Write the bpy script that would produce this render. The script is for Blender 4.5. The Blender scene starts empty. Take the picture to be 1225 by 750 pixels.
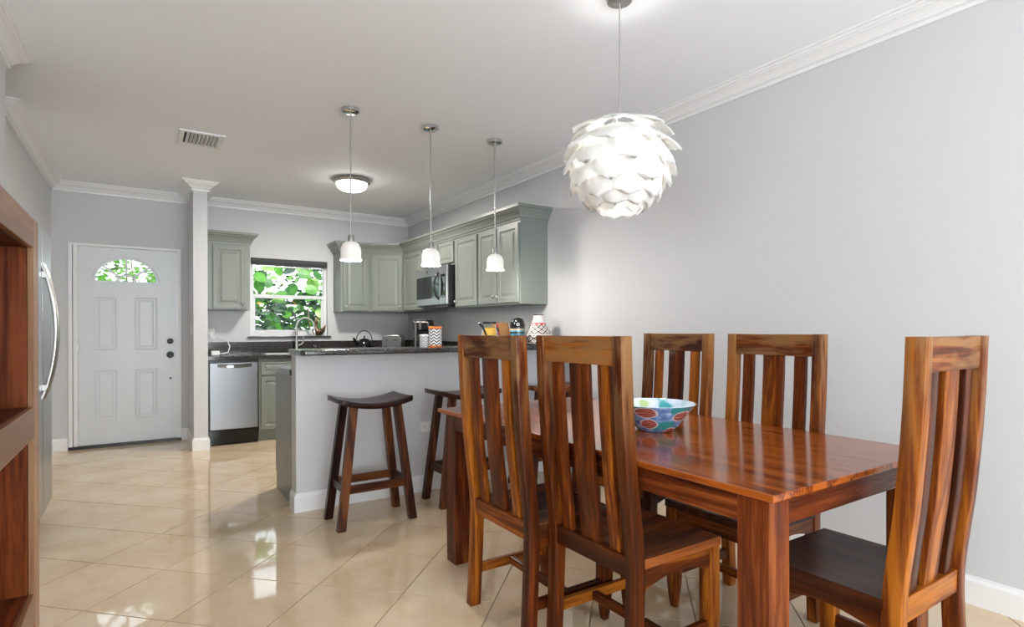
import bpy, bmesh, math, random
from mathutils import Vector, Matrix
R = math.radians
random.seed(7)
scene = bpy.context.scene
COL = scene.collection
# ------------------------------------------------------------------ camera
cam_d = bpy.data.cameras.new('camera'); cam = bpy.data.objects.new('camera', cam_d); COL.objects.link(cam)
cam_d.sensor_fit = 'HORIZONTAL'; cam_d.sensor_width = 36.0
cam_d.lens = 36.0 * 676.155 / 1225.0
cam_d.shift_y = (396.42 - 375.0) / 1225.0
cam_d.clip_start = 0.05
def cam_matrix(yaw, pitch, roll, loc):
    w = Vector((math.sin(yaw) * math.cos(pitch), math.cos(yaw) * math.cos(pitch), math.sin(pitch)))
    r0 = Vector((math.cos(yaw), -math.sin(yaw), 0)); u0 = r0.cross(w)
    r = r0 * math.cos(roll) + u0 * math.sin(roll); u = u0 * math.cos(roll) - r0 * math.sin(roll)
    m = Matrix((r, u, -w)).transposed().to_4x4(); m.translation = loc
    return m
cam.matrix_world = cam_matrix(0.580483, -0.002066, -0.002093, Vector((0, 0, 1.2)))
scene.camera = cam
# ------------------------------------------------------------------ world, sun, fill lamps, exposure
world = bpy.data.worlds.new('sky'); scene.world = world; world.use_nodes = True
bg = world.node_tree.nodes['Background']; bg.inputs['Color'].default_value = (0.86, 0.93, 1.0, 1); bg.inputs['Strength'].default_value = 2.3
def light(name, kind, loc, energy, color=(1, 1, 1), **kw):
    d = bpy.data.lights.new(name, kind); d.energy = energy; d.color = color
    for k, v in kw.items():
        if k != 'rot': setattr(d, k, v)
    o = bpy.data.objects.new(name, d); COL.objects.link(o); o.location = loc
    if 'rot' in kw: o.rotation_euler = kw['rot']
    return o
light('sun', 'SUN', (0, 12, 8), 4.0, (1.0, 0.95, 0.86), angle=R(2.0), rot=(R(32), R(12), 0))
# added area lamps brighten the room, standing for daylight through unseen doors and window
light('patio_fill', 'AREA', (0.6, -3.85, 1.15), 215, (0.88, 0.94, 1.0), shape='RECTANGLE', size=4.2, size_y=2.1, rot=(R(130), 0, 0))  # tilted up to brighten the ceiling, like bounce off a deck
light('side_fill', 'AREA', (-3.42, -1.3, 1.35), 30, (0.88, 0.94, 1.0), shape='RECTANGLE', size=2.6, size_y=1.5, rot=(R(90), 0, R(-90)))
vs = scene.view_settings
vs.view_transform = 'Standard'; vs.look = 'None'; vs.gamma = 1.0; vs.use_curve_mapping = False; vs.exposure = 0.66
cy = scene.cycles
cy.max_bounces = 10; cy.diffuse_bounces = 6; cy.glossy_bounces = 4; cy.transmission_bounces = 6; cy.transparent_max_bounces = 12
cy.caustics_reflective = False; cy.caustics_refractive = False; cy.sample_clamp_indirect = 6.0

# ------------------------------------------------------------------ materials
def new_mat(name):
    m = bpy.data.materials.new(name); m.use_nodes = True
    nt = m.node_tree; return m, nt, nt.nodes, nt.links, nt.nodes['Principled BSDF']
def setp(b, **kw):
    for k, v in kw.items():
        k = {'color': 'Base Color', 'rough': 'Roughness', 'metal': 'Metallic', 'spec': 'Specular IOR Level', 'coat': 'Coat Weight', 'coatr': 'Coat Roughness', 'trans': 'Transmission Weight', 'sub': 'Subsurface Weight'}[k]
        if k == 'Base Color': v = (*v, 1)
        b.inputs[k].default_value = v
def add_bump(nt, b, scale, strength, dist=0.002, detail=3, coord='Object', mapscale=None):
    n = nt.nodes; tc = n.new('ShaderNodeTexCoord'); no = n.new('ShaderNodeTexNoise'); bu = n.new('ShaderNodeBump')
    no.inputs['Scale'].default_value = scale; no.inputs['Detail'].default_value = detail
    src = tc.outputs[coord]
    if mapscale:
        mp = n.new('ShaderNodeMapping'); mp.inputs['Scale'].default_value = mapscale; nt.links.new(src, mp.inputs[0]); src = mp.outputs[0]
    nt.links.new(src, no.inputs['Vector']); nt.links.new(no.outputs[0], bu.inputs['Height'])
    bu.inputs['Strength'].default_value = strength; bu.inputs['Distance'].default_value = dist
    nt.links.new(bu.outputs[0], b.inputs['Normal'])
def ramp(n, stops):
    r = n.new('ShaderNodeValToRGB'); e = r.color_ramp.elements
    while len(e) < len(stops): e.new(0.5)
    for el, (p, c) in zip(e, stops): el.position = p; el.color = (*c, 1)
    return r
def mmix(nt, fac, a, b):
    m = nt.nodes.new('ShaderNodeMix'); m.data_type = 'RGBA'
    for s, v in ((0, fac), (6, a), (7, b)):
        if hasattr(v, 'is_output'): nt.links.new(v, m.inputs[s])
        elif s == 0: m.inputs[0].default_value = v
        else: m.inputs[s].default_value = (*v, 1)
    return m.outputs[2]
def mth(nt, op, a, b=None, c=None):
    m = nt.nodes.new('ShaderNodeMath'); m.operation = op
    for i, v in enumerate((a, b, c)):
        if v is None: continue
        if hasattr(v, 'is_output'): nt.links.new(v, m.inputs[i])
        else: m.inputs[i].default_value = v
    return m.outputs[0]
M = {}
def plain(name, color, rough=0.5, metal=0.0, bump=None, **kw):
    m, nt, n, l, b = new_mat(name); setp(b, color=color, rough=rough, metal=metal, **kw)
    if bump: add_bump(nt, b, *bump)
    M[name] = m; return m
plain('wall_paint', (0.585, 0.59, 0.60), 0.55, bump=(60, 0.25, 0.004, 4))
plain('ceiling_paint', (0.88, 0.91, 0.945), 0.75, bump=(90, 0.12, 0.003, 3))
plain('trim_paint', (0.80, 0.80, 0.80), 0.35, bump=(30, 0.03))
plain('door_paint', (0.74, 0.77, 0.80), 0.35, bump=(25, 0.05))
plain('grout', (0.40, 0.31, 0.23), 0.8, bump=(200, 0.2))
plain('sage_paint', (0.195, 0.217, 0.195), 0.38, bump=(40, 0.05))
plain('chrome', (0.62, 0.63, 0.64), 0.12, 1.0, bump=(8, 0.01))
plain('nickel', (0.50, 0.49, 0.47), 0.28, 1.0, bump=(50, 0.03))
plain('dark_metal', (0.03, 0.028, 0.026), 0.35, 0.6, bump=(60, 0.05))
plain('black_plastic', (0.012, 0.012, 0.013), 0.3, bump=(120, 0.05))
plain('black_glass', (0.006, 0.007, 0.009), 0.05, bump=(3, 0.003))
plain('black_enamel', (0.006, 0.006, 0.007), 0.12, bump=(10, 0.02))
plain('white_plastic', (0.80, 0.80, 0.79), 0.4, bump=(80, 0.03))
plain('blind_fabric', (0.07, 0.07, 0.075), 0.85, bump=(300, 0.3))
plain('vinyl', (0.74, 0.75, 0.77), 0.4, bump=(60, 0.03))
plain('shadow_gap', (0.02, 0.02, 0.02), 0.9, bump=(60, 0.03))
plain('bark', (0.16, 0.11, 0.07), 0.9, bump=(25, 0.8, 0.02))
plain('soil', (0.22, 0.20, 0.14), 0.95, bump=(12, 0.8, 0.03))
plain('yellow_pasta', (0.62, 0.36, 0.04), 0.5, bump=(90, 0.6, 0.004))
plain('red_label', (0.45, 0.02, 0.05), 0.4, bump=(90, 0.05))
plain('orange_band', (0.75, 0.16, 0.02), 0.4, bump=(90, 0.05))
plain('board_wood', (0.20, 0.10, 0.035), 0.5, bump=(30, 0.1))
plain('bronze', (0.22, 0.15, 0.09), 0.35, 0.8, bump=(40, 0.3, 0.004))
plain('stone_sill', (0.045, 0.045, 0.047), 0.25, bump=(80, 0.05))

def make_tile():
    m, nt, n, l, b = new_mat('tile'); tc = n.new('ShaderNodeTexCoord'); oi = n.new('ShaderNodeObjectInfo')
    geo = n.new('ShaderNodeNewGeometry')
    no = n.new('ShaderNodeTexNoise'); no.inputs['Scale'].default_value = 3.2; no.inputs['Detail'].default_value = 6; no.inputs['Roughness'].default_value = 0.6
    l.new(geo.outputs['Position'], no.inputs['Vector'])
    n2 = n.new('ShaderNodeTexNoise'); n2.inputs['Scale'].default_value = 22; n2.inputs['Detail'].default_value = 4; l.new(geo.outputs['Position'], n2.inputs['Vector'])
    r = ramp(n, [(0.32, (0.61, 0.445, 0.28)), (0.55, (0.69, 0.535, 0.365)), (0.75, (0.75, 0.625, 0.47))])
    s = mth(nt, 'ADD', mth(nt, 'MULTIPLY', no.outputs[0], 0.8), mth(nt, 'ADD', mth(nt, 'MULTIPLY', n2.outputs[0], 0.14), mth(nt, 'MULTIPLY', oi.outputs['Random'], 0.08)))
    l.new(s, r.inputs[0]); l.new(r.outputs[0], b.inputs['Base Color'])
    setp(b, rough=0.045, spec=0.55); bu = n.new('ShaderNodeBump'); bu.inputs['Strength'].default_value = 0.02; bu.inputs['Distance'].default_value = 0.01
    n3 = n.new('ShaderNodeTexNoise'); n3.inputs['Scale'].default_value = 5; l.new(geo.outputs['Position'], n3.inputs['Vector']); l.new(n3.outputs[0], bu.inputs['Height']); l.new(bu.outputs[0], b.inputs['Normal'])
    M['tile'] = m
make_tile()

def make_wood(name, axis, dark, mid, lite, rough=0.22, wear=False, scale=1.0, coat=0.03, contrast=1.0, spec=0.17):
    m, nt, n, l, b = new_mat(name); tc = n.new('ShaderNodeTexCoord'); oi = n.new('ShaderNodeObjectInfo')
    mp = n.new('ShaderNodeMapping'); sc = [14 * scale] * 3; sc[axis] = 1.1 * scale; mp.inputs['Scale'].default_value = sc
    off = n.new('ShaderNodeCombineXYZ'); rnd = mth(nt, 'MULTIPLY', oi.outputs['Random'], 37.0)
    for i in range(3): l.new(rnd, off.inputs[i])
    l.new(off.outputs[0], mp.inputs['Location']); l.new(tc.outputs['Object'], mp.inputs[0])
    g = n.new('ShaderNodeTexNoise'); g.inputs['Scale'].default_value = 1.0; g.inputs['Detail'].default_value = 5; g.inputs['Roughness'].default_value = 0.55; g.inputs['Distortion'].default_value = 1.4
    l.new(mp.outputs[0], g.inputs['Vector'])
    mp2 = n.new('ShaderNodeMapping'); s2 = [120 * scale] * 3; s2[axis] = 4 * scale; mp2.inputs['Scale'].default_value = s2; l.new(tc.outputs['Object'], mp2.inputs[0])
    f = n.new('ShaderNodeTexNoise'); f.inputs['Scale'].default_value = 1.0; f.inputs['Detail'].default_value = 3; l.new(mp2.outputs[0], f.inputs['Vector'])
    mpm = n.new('ShaderNodeMapping'); sm = [42 * scale] * 3; sm[axis] = 3.0 * scale; mpm.inputs['Scale'].default_value = sm; l.new(off.outputs[0], mpm.inputs['Location']); l.new(tc.outputs['Object'], mpm.inputs[0])
    md = n.new('ShaderNodeTexNoise'); md.inputs['Scale'].default_value = 1.0; md.inputs['Detail'].default_value = 6; md.inputs['Roughness'].default_value = 0.65; md.inputs['Distortion'].default_value = 0.6; l.new(mpm.outputs[0], md.inputs['Vector'])
    gm = mth(nt, 'ADD', mth(nt, 'MULTIPLY', g.outputs[0], 0.62 * contrast), mth(nt, 'MULTIPLY', md.outputs[0], 0.38 * contrast))
    v = mth(nt, 'ADD', gm, mth(nt, 'MULTIPLY', f.outputs[0], 0.26))
    v = mth(nt, 'ADD', v, mth(nt, 'MULTIPLY', mth(nt, 'SUBTRACT', oi.outputs['Random'], 0.5), 0.26))
    v = mth(nt, 'ADD', v, -0.13 + 0.475 * (1 - contrast))
    r = ramp(n, [(0.32, dark), (0.44, tuple(0.45 * (a + c) for a, c in zip(dark, mid))), (0.53, mid), (0.68, lite)]); l.new(v, r.inputs[0])
    col = r.outputs[0]
    if wear:
        sx = n.new('ShaderNodeSeparateXYZ'); l.new(tc.outputs['Object'], sx.inputs[0])
        wz = mth(nt, 'DIVIDE', 1.0, mth(nt, 'ADD', 1.0, mth(nt, 'POWER', 2.718, mth(nt, 'MULTIPLY', mth(nt, 'SUBTRACT', sx.outputs[2], 0.98), -13.0))))
        wn = n.new('ShaderNodeTexNoise'); wn.inputs['Scale'].default_value = 1.0; wn.inputs['Detail'].default_value = 4
        mp3 = n.new('ShaderNodeMapping'); s3 = [26] * 3; s3[axis] = 5; mp3.inputs['Scale'].default_value = s3; l.new(off.outputs[0], mp3.inputs['Location']); l.new(tc.outputs['Object'], mp3.inputs[0]); l.new(mp3.outputs[0], wn.inputs['Vector'])
        wr = n.new('ShaderNodeMapRange'); wr.inputs['From Min'].default_value = 0.40; wr.inputs['From Max'].default_value = 0.56; l.new(wn.outputs[0], wr.inputs[0])
        col = mmix(nt, mth(nt, 'MULTIPLY', mth(nt, 'MULTIPLY', wz, wr.outputs[0]), 0.85), col, (0.27, 0.135, 0.05))
        l.new(mth(nt, 'ADD', mth(nt, 'MULTIPLY', wz, 0.15), rough), b.inputs['Roughness'])
    else:
        b.inputs['Roughness'].default_value = rough
    l.new(col, b.inputs['Base Color']); setp(b, coat=coat, coatr=0.12, spec=spec)
    bu = n.new('ShaderNodeBump'); bu.inputs['Strength'].default_value = 0.08; bu.inputs['Distance'].default_value = 0.002; l.new(f.outputs[0], bu.inputs['Height']); l.new(bu.outputs[0], b.inputs['Normal'])
    M[name] = m
CH = ((0.034, 0.008, 0.003), (0.134, 0.028, 0.004), (0.36, 0.110, 0.010))
for ax, s in ((0, 'x'), (1, 'y'), (2, 'z')):
    make_wood('chair_wood_' + s, ax, *CH, rough=0.30, wear=True)
    make_wood('table_wood_' + s, ax, (0.034, 0.008, 0.004), (0.13, 0.027, 0.007), (0.28, 0.078, 0.016), rough=0.25)
    make_wood('stool_wood_' + s, ax, (0.012, 0.004, 0.003), (0.05, 0.014, 0.007), (0.17, 0.055, 0.016), rough=0.3)
    make_wood('case_wood_' + s, ax, (0.014, 0.004, 0.003), (0.075, 0.014, 0.005), (0.21, 0.05, 0.012), rough=0.32, scale=0.6)
    make_wood('case_front_' + s, ax, (0.19, 0.085, 0.043), (0.30, 0.15, 0.078), (0.40, 0.235, 0.13), rough=0.3, scale=0.7, contrast=0.7)
make_wood('slat_wood', 2, *CH, rough=0.30)
make_wood('table_top_wood', 1, (0.018, 0.004, 0.002), (0.105, 0.019, 0.005), (0.33, 0.08, 0.011), rough=0.14, coat=0.2, scale=0.75, spec=0.38, contrast=1.25)
make_wood('seat_wood', 0, (0.016, 0.005, 0.003), (0.075, 0.020, 0.007), (0.30, 0.085, 0.02), rough=0.3, scale=0.6, coat=0.03)

def make_granite():
    m, nt, n, l, b = new_mat('granite'); tc = n.new('ShaderNodeTexCoord')
    no = n.new('ShaderNodeTexNoise'); no.inputs['Scale'].default_value = 140; no.inputs['Detail'].default_value = 3; l.new(tc.outputs['Object'], no.inputs[0])
    r = ramp(n, [(0.35, (0.012, 0.011, 0.010)), (0.55, (0.035, 0.032, 0.03)), (0.68, (0.11, 0.10, 0.09))]); l.new(no.outputs[0], r.inputs[0]); l.new(r.outputs[0], b.inputs['Base Color']); setp(b, rough=0.13, spec=0.6); M['granite'] = m
make_granite()
def make_steel(name, axis, col=(0.26, 0.26, 0.265)):
    m, nt, n, l, b = new_mat(name); tc = n.new('ShaderNodeTexCoord'); mp = n.new('ShaderNodeMapping'); s = [2, 2, 2]; s[axis] = 2; 
    for i in range(3):
        if i != axis: s[i] = 60
    mp.inputs['Scale'].default_value = s; l.new(tc.outputs['Object'], mp.inputs[0])
    no = n.new('ShaderNodeTexNoise'); no.inputs['Scale'].default_value = 1; no.inputs['Detail'].default_value = 2; l.new(mp.outputs[0], no.inputs[0])
    setp(b, color=col, metal=1.0); l.new(mth(nt, 'ADD', mth(nt, 'MULTIPLY', no.outputs[0], 0.04), 0.30), b.inputs['Roughness'])
    bu = n.new('ShaderNodeBump'); setp(b, color=col); b.inputs['Anisotropic'].default_value = 0.6; M[name] = m
make_steel('steel_x', 0); make_steel('steel_y', 1, (0.42, 0.42, 0.43)); make_steel('steel_z', 2); make_steel('fridge_steel', 2, (0.55, 0.57, 0.60))
def make_glass():
    m, nt, n, l, b = new_mat('pane_glass'); out = n['Material Output']; n.remove(b)
    t = n.new('ShaderNodeBsdfTransparent'); t.inputs[0].default_value = (0.97, 0.99, 0.98, 1); g = n.new('ShaderNodeBsdfGlossy'); g.inputs['Roughness'].default_value = 0.02
    fr = n.new('ShaderNodeFresnel'); fr.inputs['IOR'].default_value = 1.22; mx = n.new('ShaderNodeMixShader')
    l.new(fr.outputs[0], mx.inputs[0]); l.new(t.outputs[0], mx.inputs[1]); l.new(g.outputs[0], mx.inputs[2]); l.new(mx.outputs[0], out.inputs[0]); M['pane_glass'] = m
make_glass()
def make_leaf(name, c1, c2, tr=0.5):
    m, nt, n, l, b = new_mat(name); out = n['Material Output']; oi = n.new('ShaderNodeObjectInfo'); geo = n.new('ShaderNodeNewGeometry')
    no = n.new('ShaderNodeTexNoise'); no.inputs['Scale'].default_value = 7; l.new(geo.outputs['Position'], no.inputs[0])
    r = ramp(n, [(0.3, c1), (0.7, c2)]); l.new(mth(nt, 'ADD', mth(nt, 'MULTIPLY', no.outputs[0], 0.8), mth(nt, 'MULTIPLY', mth(nt, 'SUBTRACT', oi.outputs['Random'], 0.3), 0.3)), r.inputs[0]); l.new(r.outputs[0], b.inputs['Base Color']); setp(b, rough=0.4)
    t = n.new('ShaderNodeBsdfTranslucent'); l.new(r.outputs[0], t.inputs[0]); mx = n.new('ShaderNodeMixShader'); mx.inputs[0].default_value = tr
    l.new(b.outputs[0], mx.inputs[1]); l.new(t.outputs[0], mx.inputs[2]); l.new(mx.outputs[0], out.inputs[0]); M[name] = m
make_leaf('leaf_green', (0.02, 0.13, 0.010), (0.10, 0.34, 0.02)); make_leaf('leaf_dark', (0.005, 0.030, 0.010), (0.028, 0.11, 0.025), 0.3); make_leaf('leaf_pale', (0.12, 0.30, 0.05), (0.34, 0.56, 0.14)); make_leaf('leaf_yellow', (0.75, 0.35, 0.03), (0.85, 0.5, 0.08))
def make_emit(name, col, strength, base=(0.9, 0.9, 0.88), rough=0.3):
    m, nt, n, l, b = new_mat(name); setp(b, color=base, rough=rough); b.inputs['Emission Color'].default_value = (*col, 1); b.inputs['Emission Strength'].default_value = strength
    add_bump(nt, b, 40, 0.03); M[name] = m
make_emit('lit_glass', (1.0, 0.95, 0.88), 0.16, base=(0.72, 0.71, 0.69)); make_emit('bulb_glow', (1.0, 0.93, 0.82), 8.0); make_emit('dome_glow', (1.0, 0.98, 0.95), 10.0)
def make_petal():
    m, nt, n, l, b = new_mat('petal'); out = n['Material Output']; setp(b, color=(0.88, 0.88, 0.87), rough=0.45); add_bump(nt, b, 50, 0.02)
    t = n.new('ShaderNodeBsdfTranslucent'); t.inputs[0].default_value = (0.92, 0.91, 0.89, 1); mx = n.new('ShaderNodeMixShader'); mx.inputs[0].default_value = 0.45
    l.new(b.outputs[0], mx.inputs[1]); l.new(t.outputs[0], mx.inputs[2]); l.new(mx.outputs[0], out.inputs[0]); M['petal'] = m
make_petal()
def make_bowl():
    m, nt, n, l, b = new_mat('painted_ceramic'); tc = n.new('ShaderNodeTexCoord'); mp = n.new('ShaderNodeMapping'); mp.inputs['Scale'].default_value = (7.0, 2.0, 1); uvn = n.new('ShaderNodeUVMap'); uvn.uv_map = 'UVMap'; l.new(uvn.outputs[0], mp.inputs[0])
    w = n.new('ShaderNodeTexNoise'); w.inputs['Scale'].default_value = 3; l.new(mp.outputs[0], w.inputs[0])
    wv = n.new('ShaderNodeMix'); wv.data_type = 'VECTOR'; wv.inputs[0].default_value = 0.16; l.new(mp.outputs[0], wv.inputs[4]); l.new(w.outputs['Color'], wv.inputs[5])
    v1 = n.new('ShaderNodeTexVoronoi'); v1.voronoi_dimensions = '2D'; v1.inputs['Scale'].default_value = 1.0; v1.inputs['Randomness'].default_value = .7; l.new(wv.outputs[1], v1.inputs['Vector'])
    v2 = n.new('ShaderNodeTexVoronoi'); v2.voronoi_dimensions = '2D'; v2.inputs['Scale'].default_value = 1.15
    mp2 = n.new('ShaderNodeMapping'); mp2.inputs['Location'].default_value = (0.5, 0.45, 0); l.new(wv.outputs[1], mp2.inputs[0]); l.new(mp2.outputs[0], v2.inputs['Vector'])
    base = ramp(n, [(0.3, (0.07, 0.12, 0.33)), (0.55, (0.16, 0.30, 0.55)), (0.75, (0.45, 0.55, 0.72))]); l.new(w.outputs[0], base.inputs[0])
    teal = mth(nt, 'LESS_THAN', v2.outputs['Distance'], 0.34); c = mmix(nt, teal, base.outputs[0], (0.03, 0.26, 0.27))
    ol = mth(nt, 'LESS_THAN', v1.outputs['Distance'], 0.34); c = mmix(nt, mth(nt, 'MULTIPLY', ol, 0.8), c, (0.62, 0.55, 0.55))
    fl = n.new('ShaderNodeTexWave'); fl.wave_type = 'RINGS'; fl.inputs['Scale'].default_value = 2.2; fl.inputs['Distortion'].default_value = 5; l.new(wv.outputs[1], fl.inputs[0])
    fr = ramp(n, [(0.2, (0.20, 0.035, 0.04)), (0.7, (0.45, 0.15, 0.12))]); l.new(fl.outputs[0], fr.inputs[0])
    ins = mth(nt, 'LESS_THAN', v1.outputs['Distance'], 0.28); c = mmix(nt, ins, c, fr.outputs[0])
    l.new(c, b.inputs['Base Color']); setp(b, rough=0.15, coat=0.4); M['painted_ceramic'] = m
    m, nt, n, l, b = new_mat('painted_ceramic_inside'); tc = n.new('ShaderNodeTexCoord'); w = n.new('ShaderNodeTexNoise'); w.inputs['Scale'].default_value = 11; w.inputs['Detail'].default_value = 1; l.new(tc.outputs['Object'], w.inputs[0])
    r = ramp(n, [(0.32, (0.04, 0.34, 0.38)), (0.42, (0.55, 0.66, 0.80)), (0.6, (0.72, 0.78, 0.86)), (0.68, (0.45, 0.58, 0.25))]); l.new(w.outputs[0], r.inputs[0]); l.new(r.outputs[0], b.inputs['Base Color']); setp(b, rough=0.15, coat=0.4); M['painted_ceramic_inside'] = m
make_bowl()
def uvsep(nt):
    uv = nt.nodes.new('ShaderNodeUVMap'); uv.uv_map = 'UVMap'; s = nt.nodes.new('ShaderNodeSeparateXYZ'); nt.links.new(uv.outputs[0], s.inputs[0]); return s.outputs[0], s.outputs[1]
def make_vase():
    m, nt, n, l, b = new_mat('patterned_vase'); u, v = uvsep(nt)
    white = (0.70, 0.64, 0.60); blk = (0.03, 0.02, 0.02); red = (0.50, 0.02, 0.03)
    A = mth(nt, 'MULTIPLY', u, 10.0); B = mth(nt, 'MULTIPLY', v, 6.5)
    d1 = mth(nt, 'ABSOLUTE', mth(nt, 'SUBTRACT', mth(nt, 'FRACT', mth(nt, 'ADD', A, B)), 0.5)); d2 = mth(nt, 'ABSOLUTE', mth(nt, 'SUBTRACT', mth(nt, 'FRACT', mth(nt, 'SUBTRACT', A, B)), 0.5))
    lat = mth(nt, 'MAXIMUM', mth(nt, 'LESS_THAN', d1, 0.13), mth(nt, 'LESS_THAN', d2, 0.13))
    dot = mth(nt, 'MULTIPLY', mth(nt, 'GREATER_THAN', d1, 0.36), mth(nt, 'GREATER_THAN', d2, 0.36)); lat = mth(nt, 'MAXIMUM', lat, dot)
    zone = mth(nt, 'MULTIPLY', mth(nt, 'GREATER_THAN', v, 0.10), mth(nt, 'LESS_THAN', v, 0.68)); gap = mth(nt, 'MULTIPLY', mth(nt, 'GREATER_THAN', v, 0.33), mth(nt, 'LESS_THAN', v, 0.39))
    c = mmix(nt, mth(nt, 'MULTIPLY', lat, mth(nt, 'MULTIPLY', zone, mth(nt, 'SUBTRACT', 1.0, gap))), white, blk)
    for k in (0.335, 0.385, 0.685, 0.10): c = mmix(nt, mth(nt, 'LESS_THAN', mth(nt, 'ABSOLUTE', mth(nt, 'SUBTRACT', v, k)), 0.008), c, blk)
    tri = mth(nt, 'MULTIPLY', mth(nt, 'ABSOLUTE', mth(nt, 'SUBTRACT', mth(nt, 'FRACT', mth(nt, 'MULTIPLY', u, 9.0)), 0.5)), 0.13)
    rz = mth(nt, 'MULTIPLY', mth(nt, 'GREATER_THAN', v, mth(nt, 'ADD', tri, 0.675)), mth(nt, 'LESS_THAN', v, 0.765)); c = mmix(nt, rz, c, red)
    l.new(c, b.inputs['Base Color']); setp(b, rough=0.35); M['patterned_vase'] = m
    m, nt, n, l, b = new_mat('chevron_print'); u, v = uvsep(nt)
    z = mth(nt, 'ABSOLUTE', mth(nt, 'SUBTRACT', mth(nt, 'FRACT', mth(nt, 'MULTIPLY', u, 7.0)), 0.5)); s = mth(nt, 'FRACT', mth(nt, 'ADD', mth(nt, 'MULTIPLY', v, 6.0), mth(nt, 'MULTIPLY', z, 1.6)))
    c = mmix(nt, mth(nt, 'LESS_THAN', s, 0.5), (0.70, 0.70, 0.68), (0.03, 0.04, 0.07)); l.new(c, b.inputs['Base Color']); setp(b, rough=0.35); M['chevron_print'] = m
    m, nt, n, l, b = new_mat('striped_print'); u, v = uvsep(nt)
    r = ramp(n, [(0.0, (0.03, 0.18, 0.25)), (0.25, (0.02, 0.02, 0.02)), (0.45, (0.10, 0.32, 0.42)), (0.62, (0.6, 0.42, 0.25)), (0.8, (0.02, 0.02, 0.02))]); r.color_ramp.interpolation = 'CONSTANT'; l.new(v, r.inputs[0]); l.new(r.outputs[0], b.inputs['Base Color']); setp(b, rough=0.25); M['striped_print'] = m
make_vase()

# ------------------------------------------------------------------ mesh helpers
def BM(): return bmesh.new()
def box(bm, x0, x1, y0, y1, z0, z1):
    v = [bm.verts.new((x, y, z)) for x in (x0, x1) for y in (y0, y1) for z in (z0, z1)]
    for f in ((0, 1, 3, 2), (4, 6, 7, 5), (0, 4, 5, 1), (2, 3, 7, 6), (0, 2, 6, 4), (1, 5, 7, 3)): bm.faces.new([v[i] for i in f])
    return bm
def loft(bm, loops, cap=True, closed=True):
    rings = [[bm.verts.new(p) for p in lp] for lp in loops]; n = len(rings[0])
    for a, b in zip(rings, rings[1:]):
        for i in range(n if closed else n - 1):
            j = (i + 1) % n; bm.faces.new((a[i], a[j], b[j], b[i]))
    if cap and closed: bm.faces.new(rings[0][::-1]); bm.faces.new(rings[-1])
    return rings
def lathe(bm, prof, n=24, c=(0, 0, 0), cap0=False, cap1=False, uv=False):
    rings = []
    for r, z in prof: rings.append([bm.verts.new((c[0] + r * math.cos(2 * math.pi * i / n), c[1] + r * math.sin(2 * math.pi * i / n), c[2] + z)) for i in range(n)])
    lay = (bm.loops.layers.uv.get('UVMap') or bm.loops.layers.uv.new('UVMap')) if uv else None
    L = [0.0]
    for (r0, z0), (r1, z1) in zip(prof, prof[1:]): L.append(L[-1] + math.hypot(r1 - r0, z1 - z0))
    for k, (a, b) in enumerate(zip(rings, rings[1:])):
        for i in range(n):
            j = (i + 1) % n; f = bm.faces.new((a[i], a[j], b[j], b[i]))
            if lay:
                for lp, (uu, vv) in zip(f.loops, ((i / n, L[k]), ((i + 1) / n, L[k]), ((i + 1) / n, L[k + 1]), (i / n, L[k + 1]))): lp[lay].uv = (uu, vv / L[-1])
    if cap0: bm.faces.new(rings[0][::-1])
    if cap1: bm.faces.new(rings[-1])
    return bm
def tube(bm, pts, r, n=10, cap=True):
    pts = [Vector(p) for p in pts]; rings = []
    t0 = (pts[1] - pts[0]).normalized(); u = t0.orthogonal().normalized()
    for i, p in enumerate(pts):
        t = (pts[min(i + 1, len(pts) - 1)] - pts[max(i - 1, 0)]).normalized(); u = (u - t * u.dot(t)).normalized(); w = t.cross(u)
        rr = r[i] if isinstance(r, (list, tuple)) else r
        rings.append([p + (u * math.cos(2 * math.pi * k / n) + w * math.sin(2 * math.pi * k / n)) * rr for k in range(n)])
    loft(bm, rings, cap); return bm
def prism(bm, poly, z0, z1):
    loft(bm, [[(x, y, z0) for x, y in poly], [(x, y, z1) for x, y in poly]]); return bm
def nested(bm, o, u, v, w, h, steps):
    """raised panel: rectangles inset by i at depth d along the normal"""
    o, u, v = Vector(o), Vector(u).normalized(), Vector(v).normalized(); n = u.cross(v)
    loops = []
    for i, d in steps: loops.append([o + u * a + v * b + n * d for a, b in ((i, i), (w - i, i), (w - i, h - i), (i, h - i))])
    loft(bm, loops); return bm
def offset_path(path, d, side):
    out = []; P = [Vector(p) for p in path]
    for i, p in enumerate(P):
        nn = []
        if i > 0: t = (p - P[i - 1]).normalized(); nn.append(Vector((-t.y, t.x)) * side)
        if i < len(P) - 1: t = (P[i + 1] - p).normalized(); nn.append(Vector((-t.y, t.x)) * side)
        if len(nn) == 1: out.append(p + nn[0] * d)
        else: m = nn[0] + nn[1]; m = m / m.length_squared * 2; out.append(p + m * d)
    return out
def molding(bm, path, prof, side, seg=None):
    offs = [offset_path(path, d, side) for d, z in prof]
    idx = range(len(path)) if seg is None else (seg, seg + 1)
    loft(bm, [[(offs[k][i].x, offs[k][i].y, prof[k][1]) for k in range(len(prof))] for i in idx]); return bm
def finish(bm, name, mat, bevel=0, smooth=False, segs=2):
    bmesh.ops.recalc_face_normals(bm, faces=bm.faces)
    if bevel: bmesh.ops.bevel(bm, geom=[e for e in bm.edges if e.is_manifold and e.calc_face_angle(0) > R(35)], offset=bevel, segments=segs, affect='EDGES', profile=0.5, clamp_overlap=True)
    me = bpy.data.meshes.new(name); bm.to_mesh(me); bm.free()
    for x in (mat if isinstance(mat, (list, tuple)) else [mat]): me.materials.append(M[x])
    if smooth:
        me.polygons.foreach_set('use_smooth', [True] * len(me.polygons)); me.set_sharp_from_angle(angle=R(38))
    return me
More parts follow.
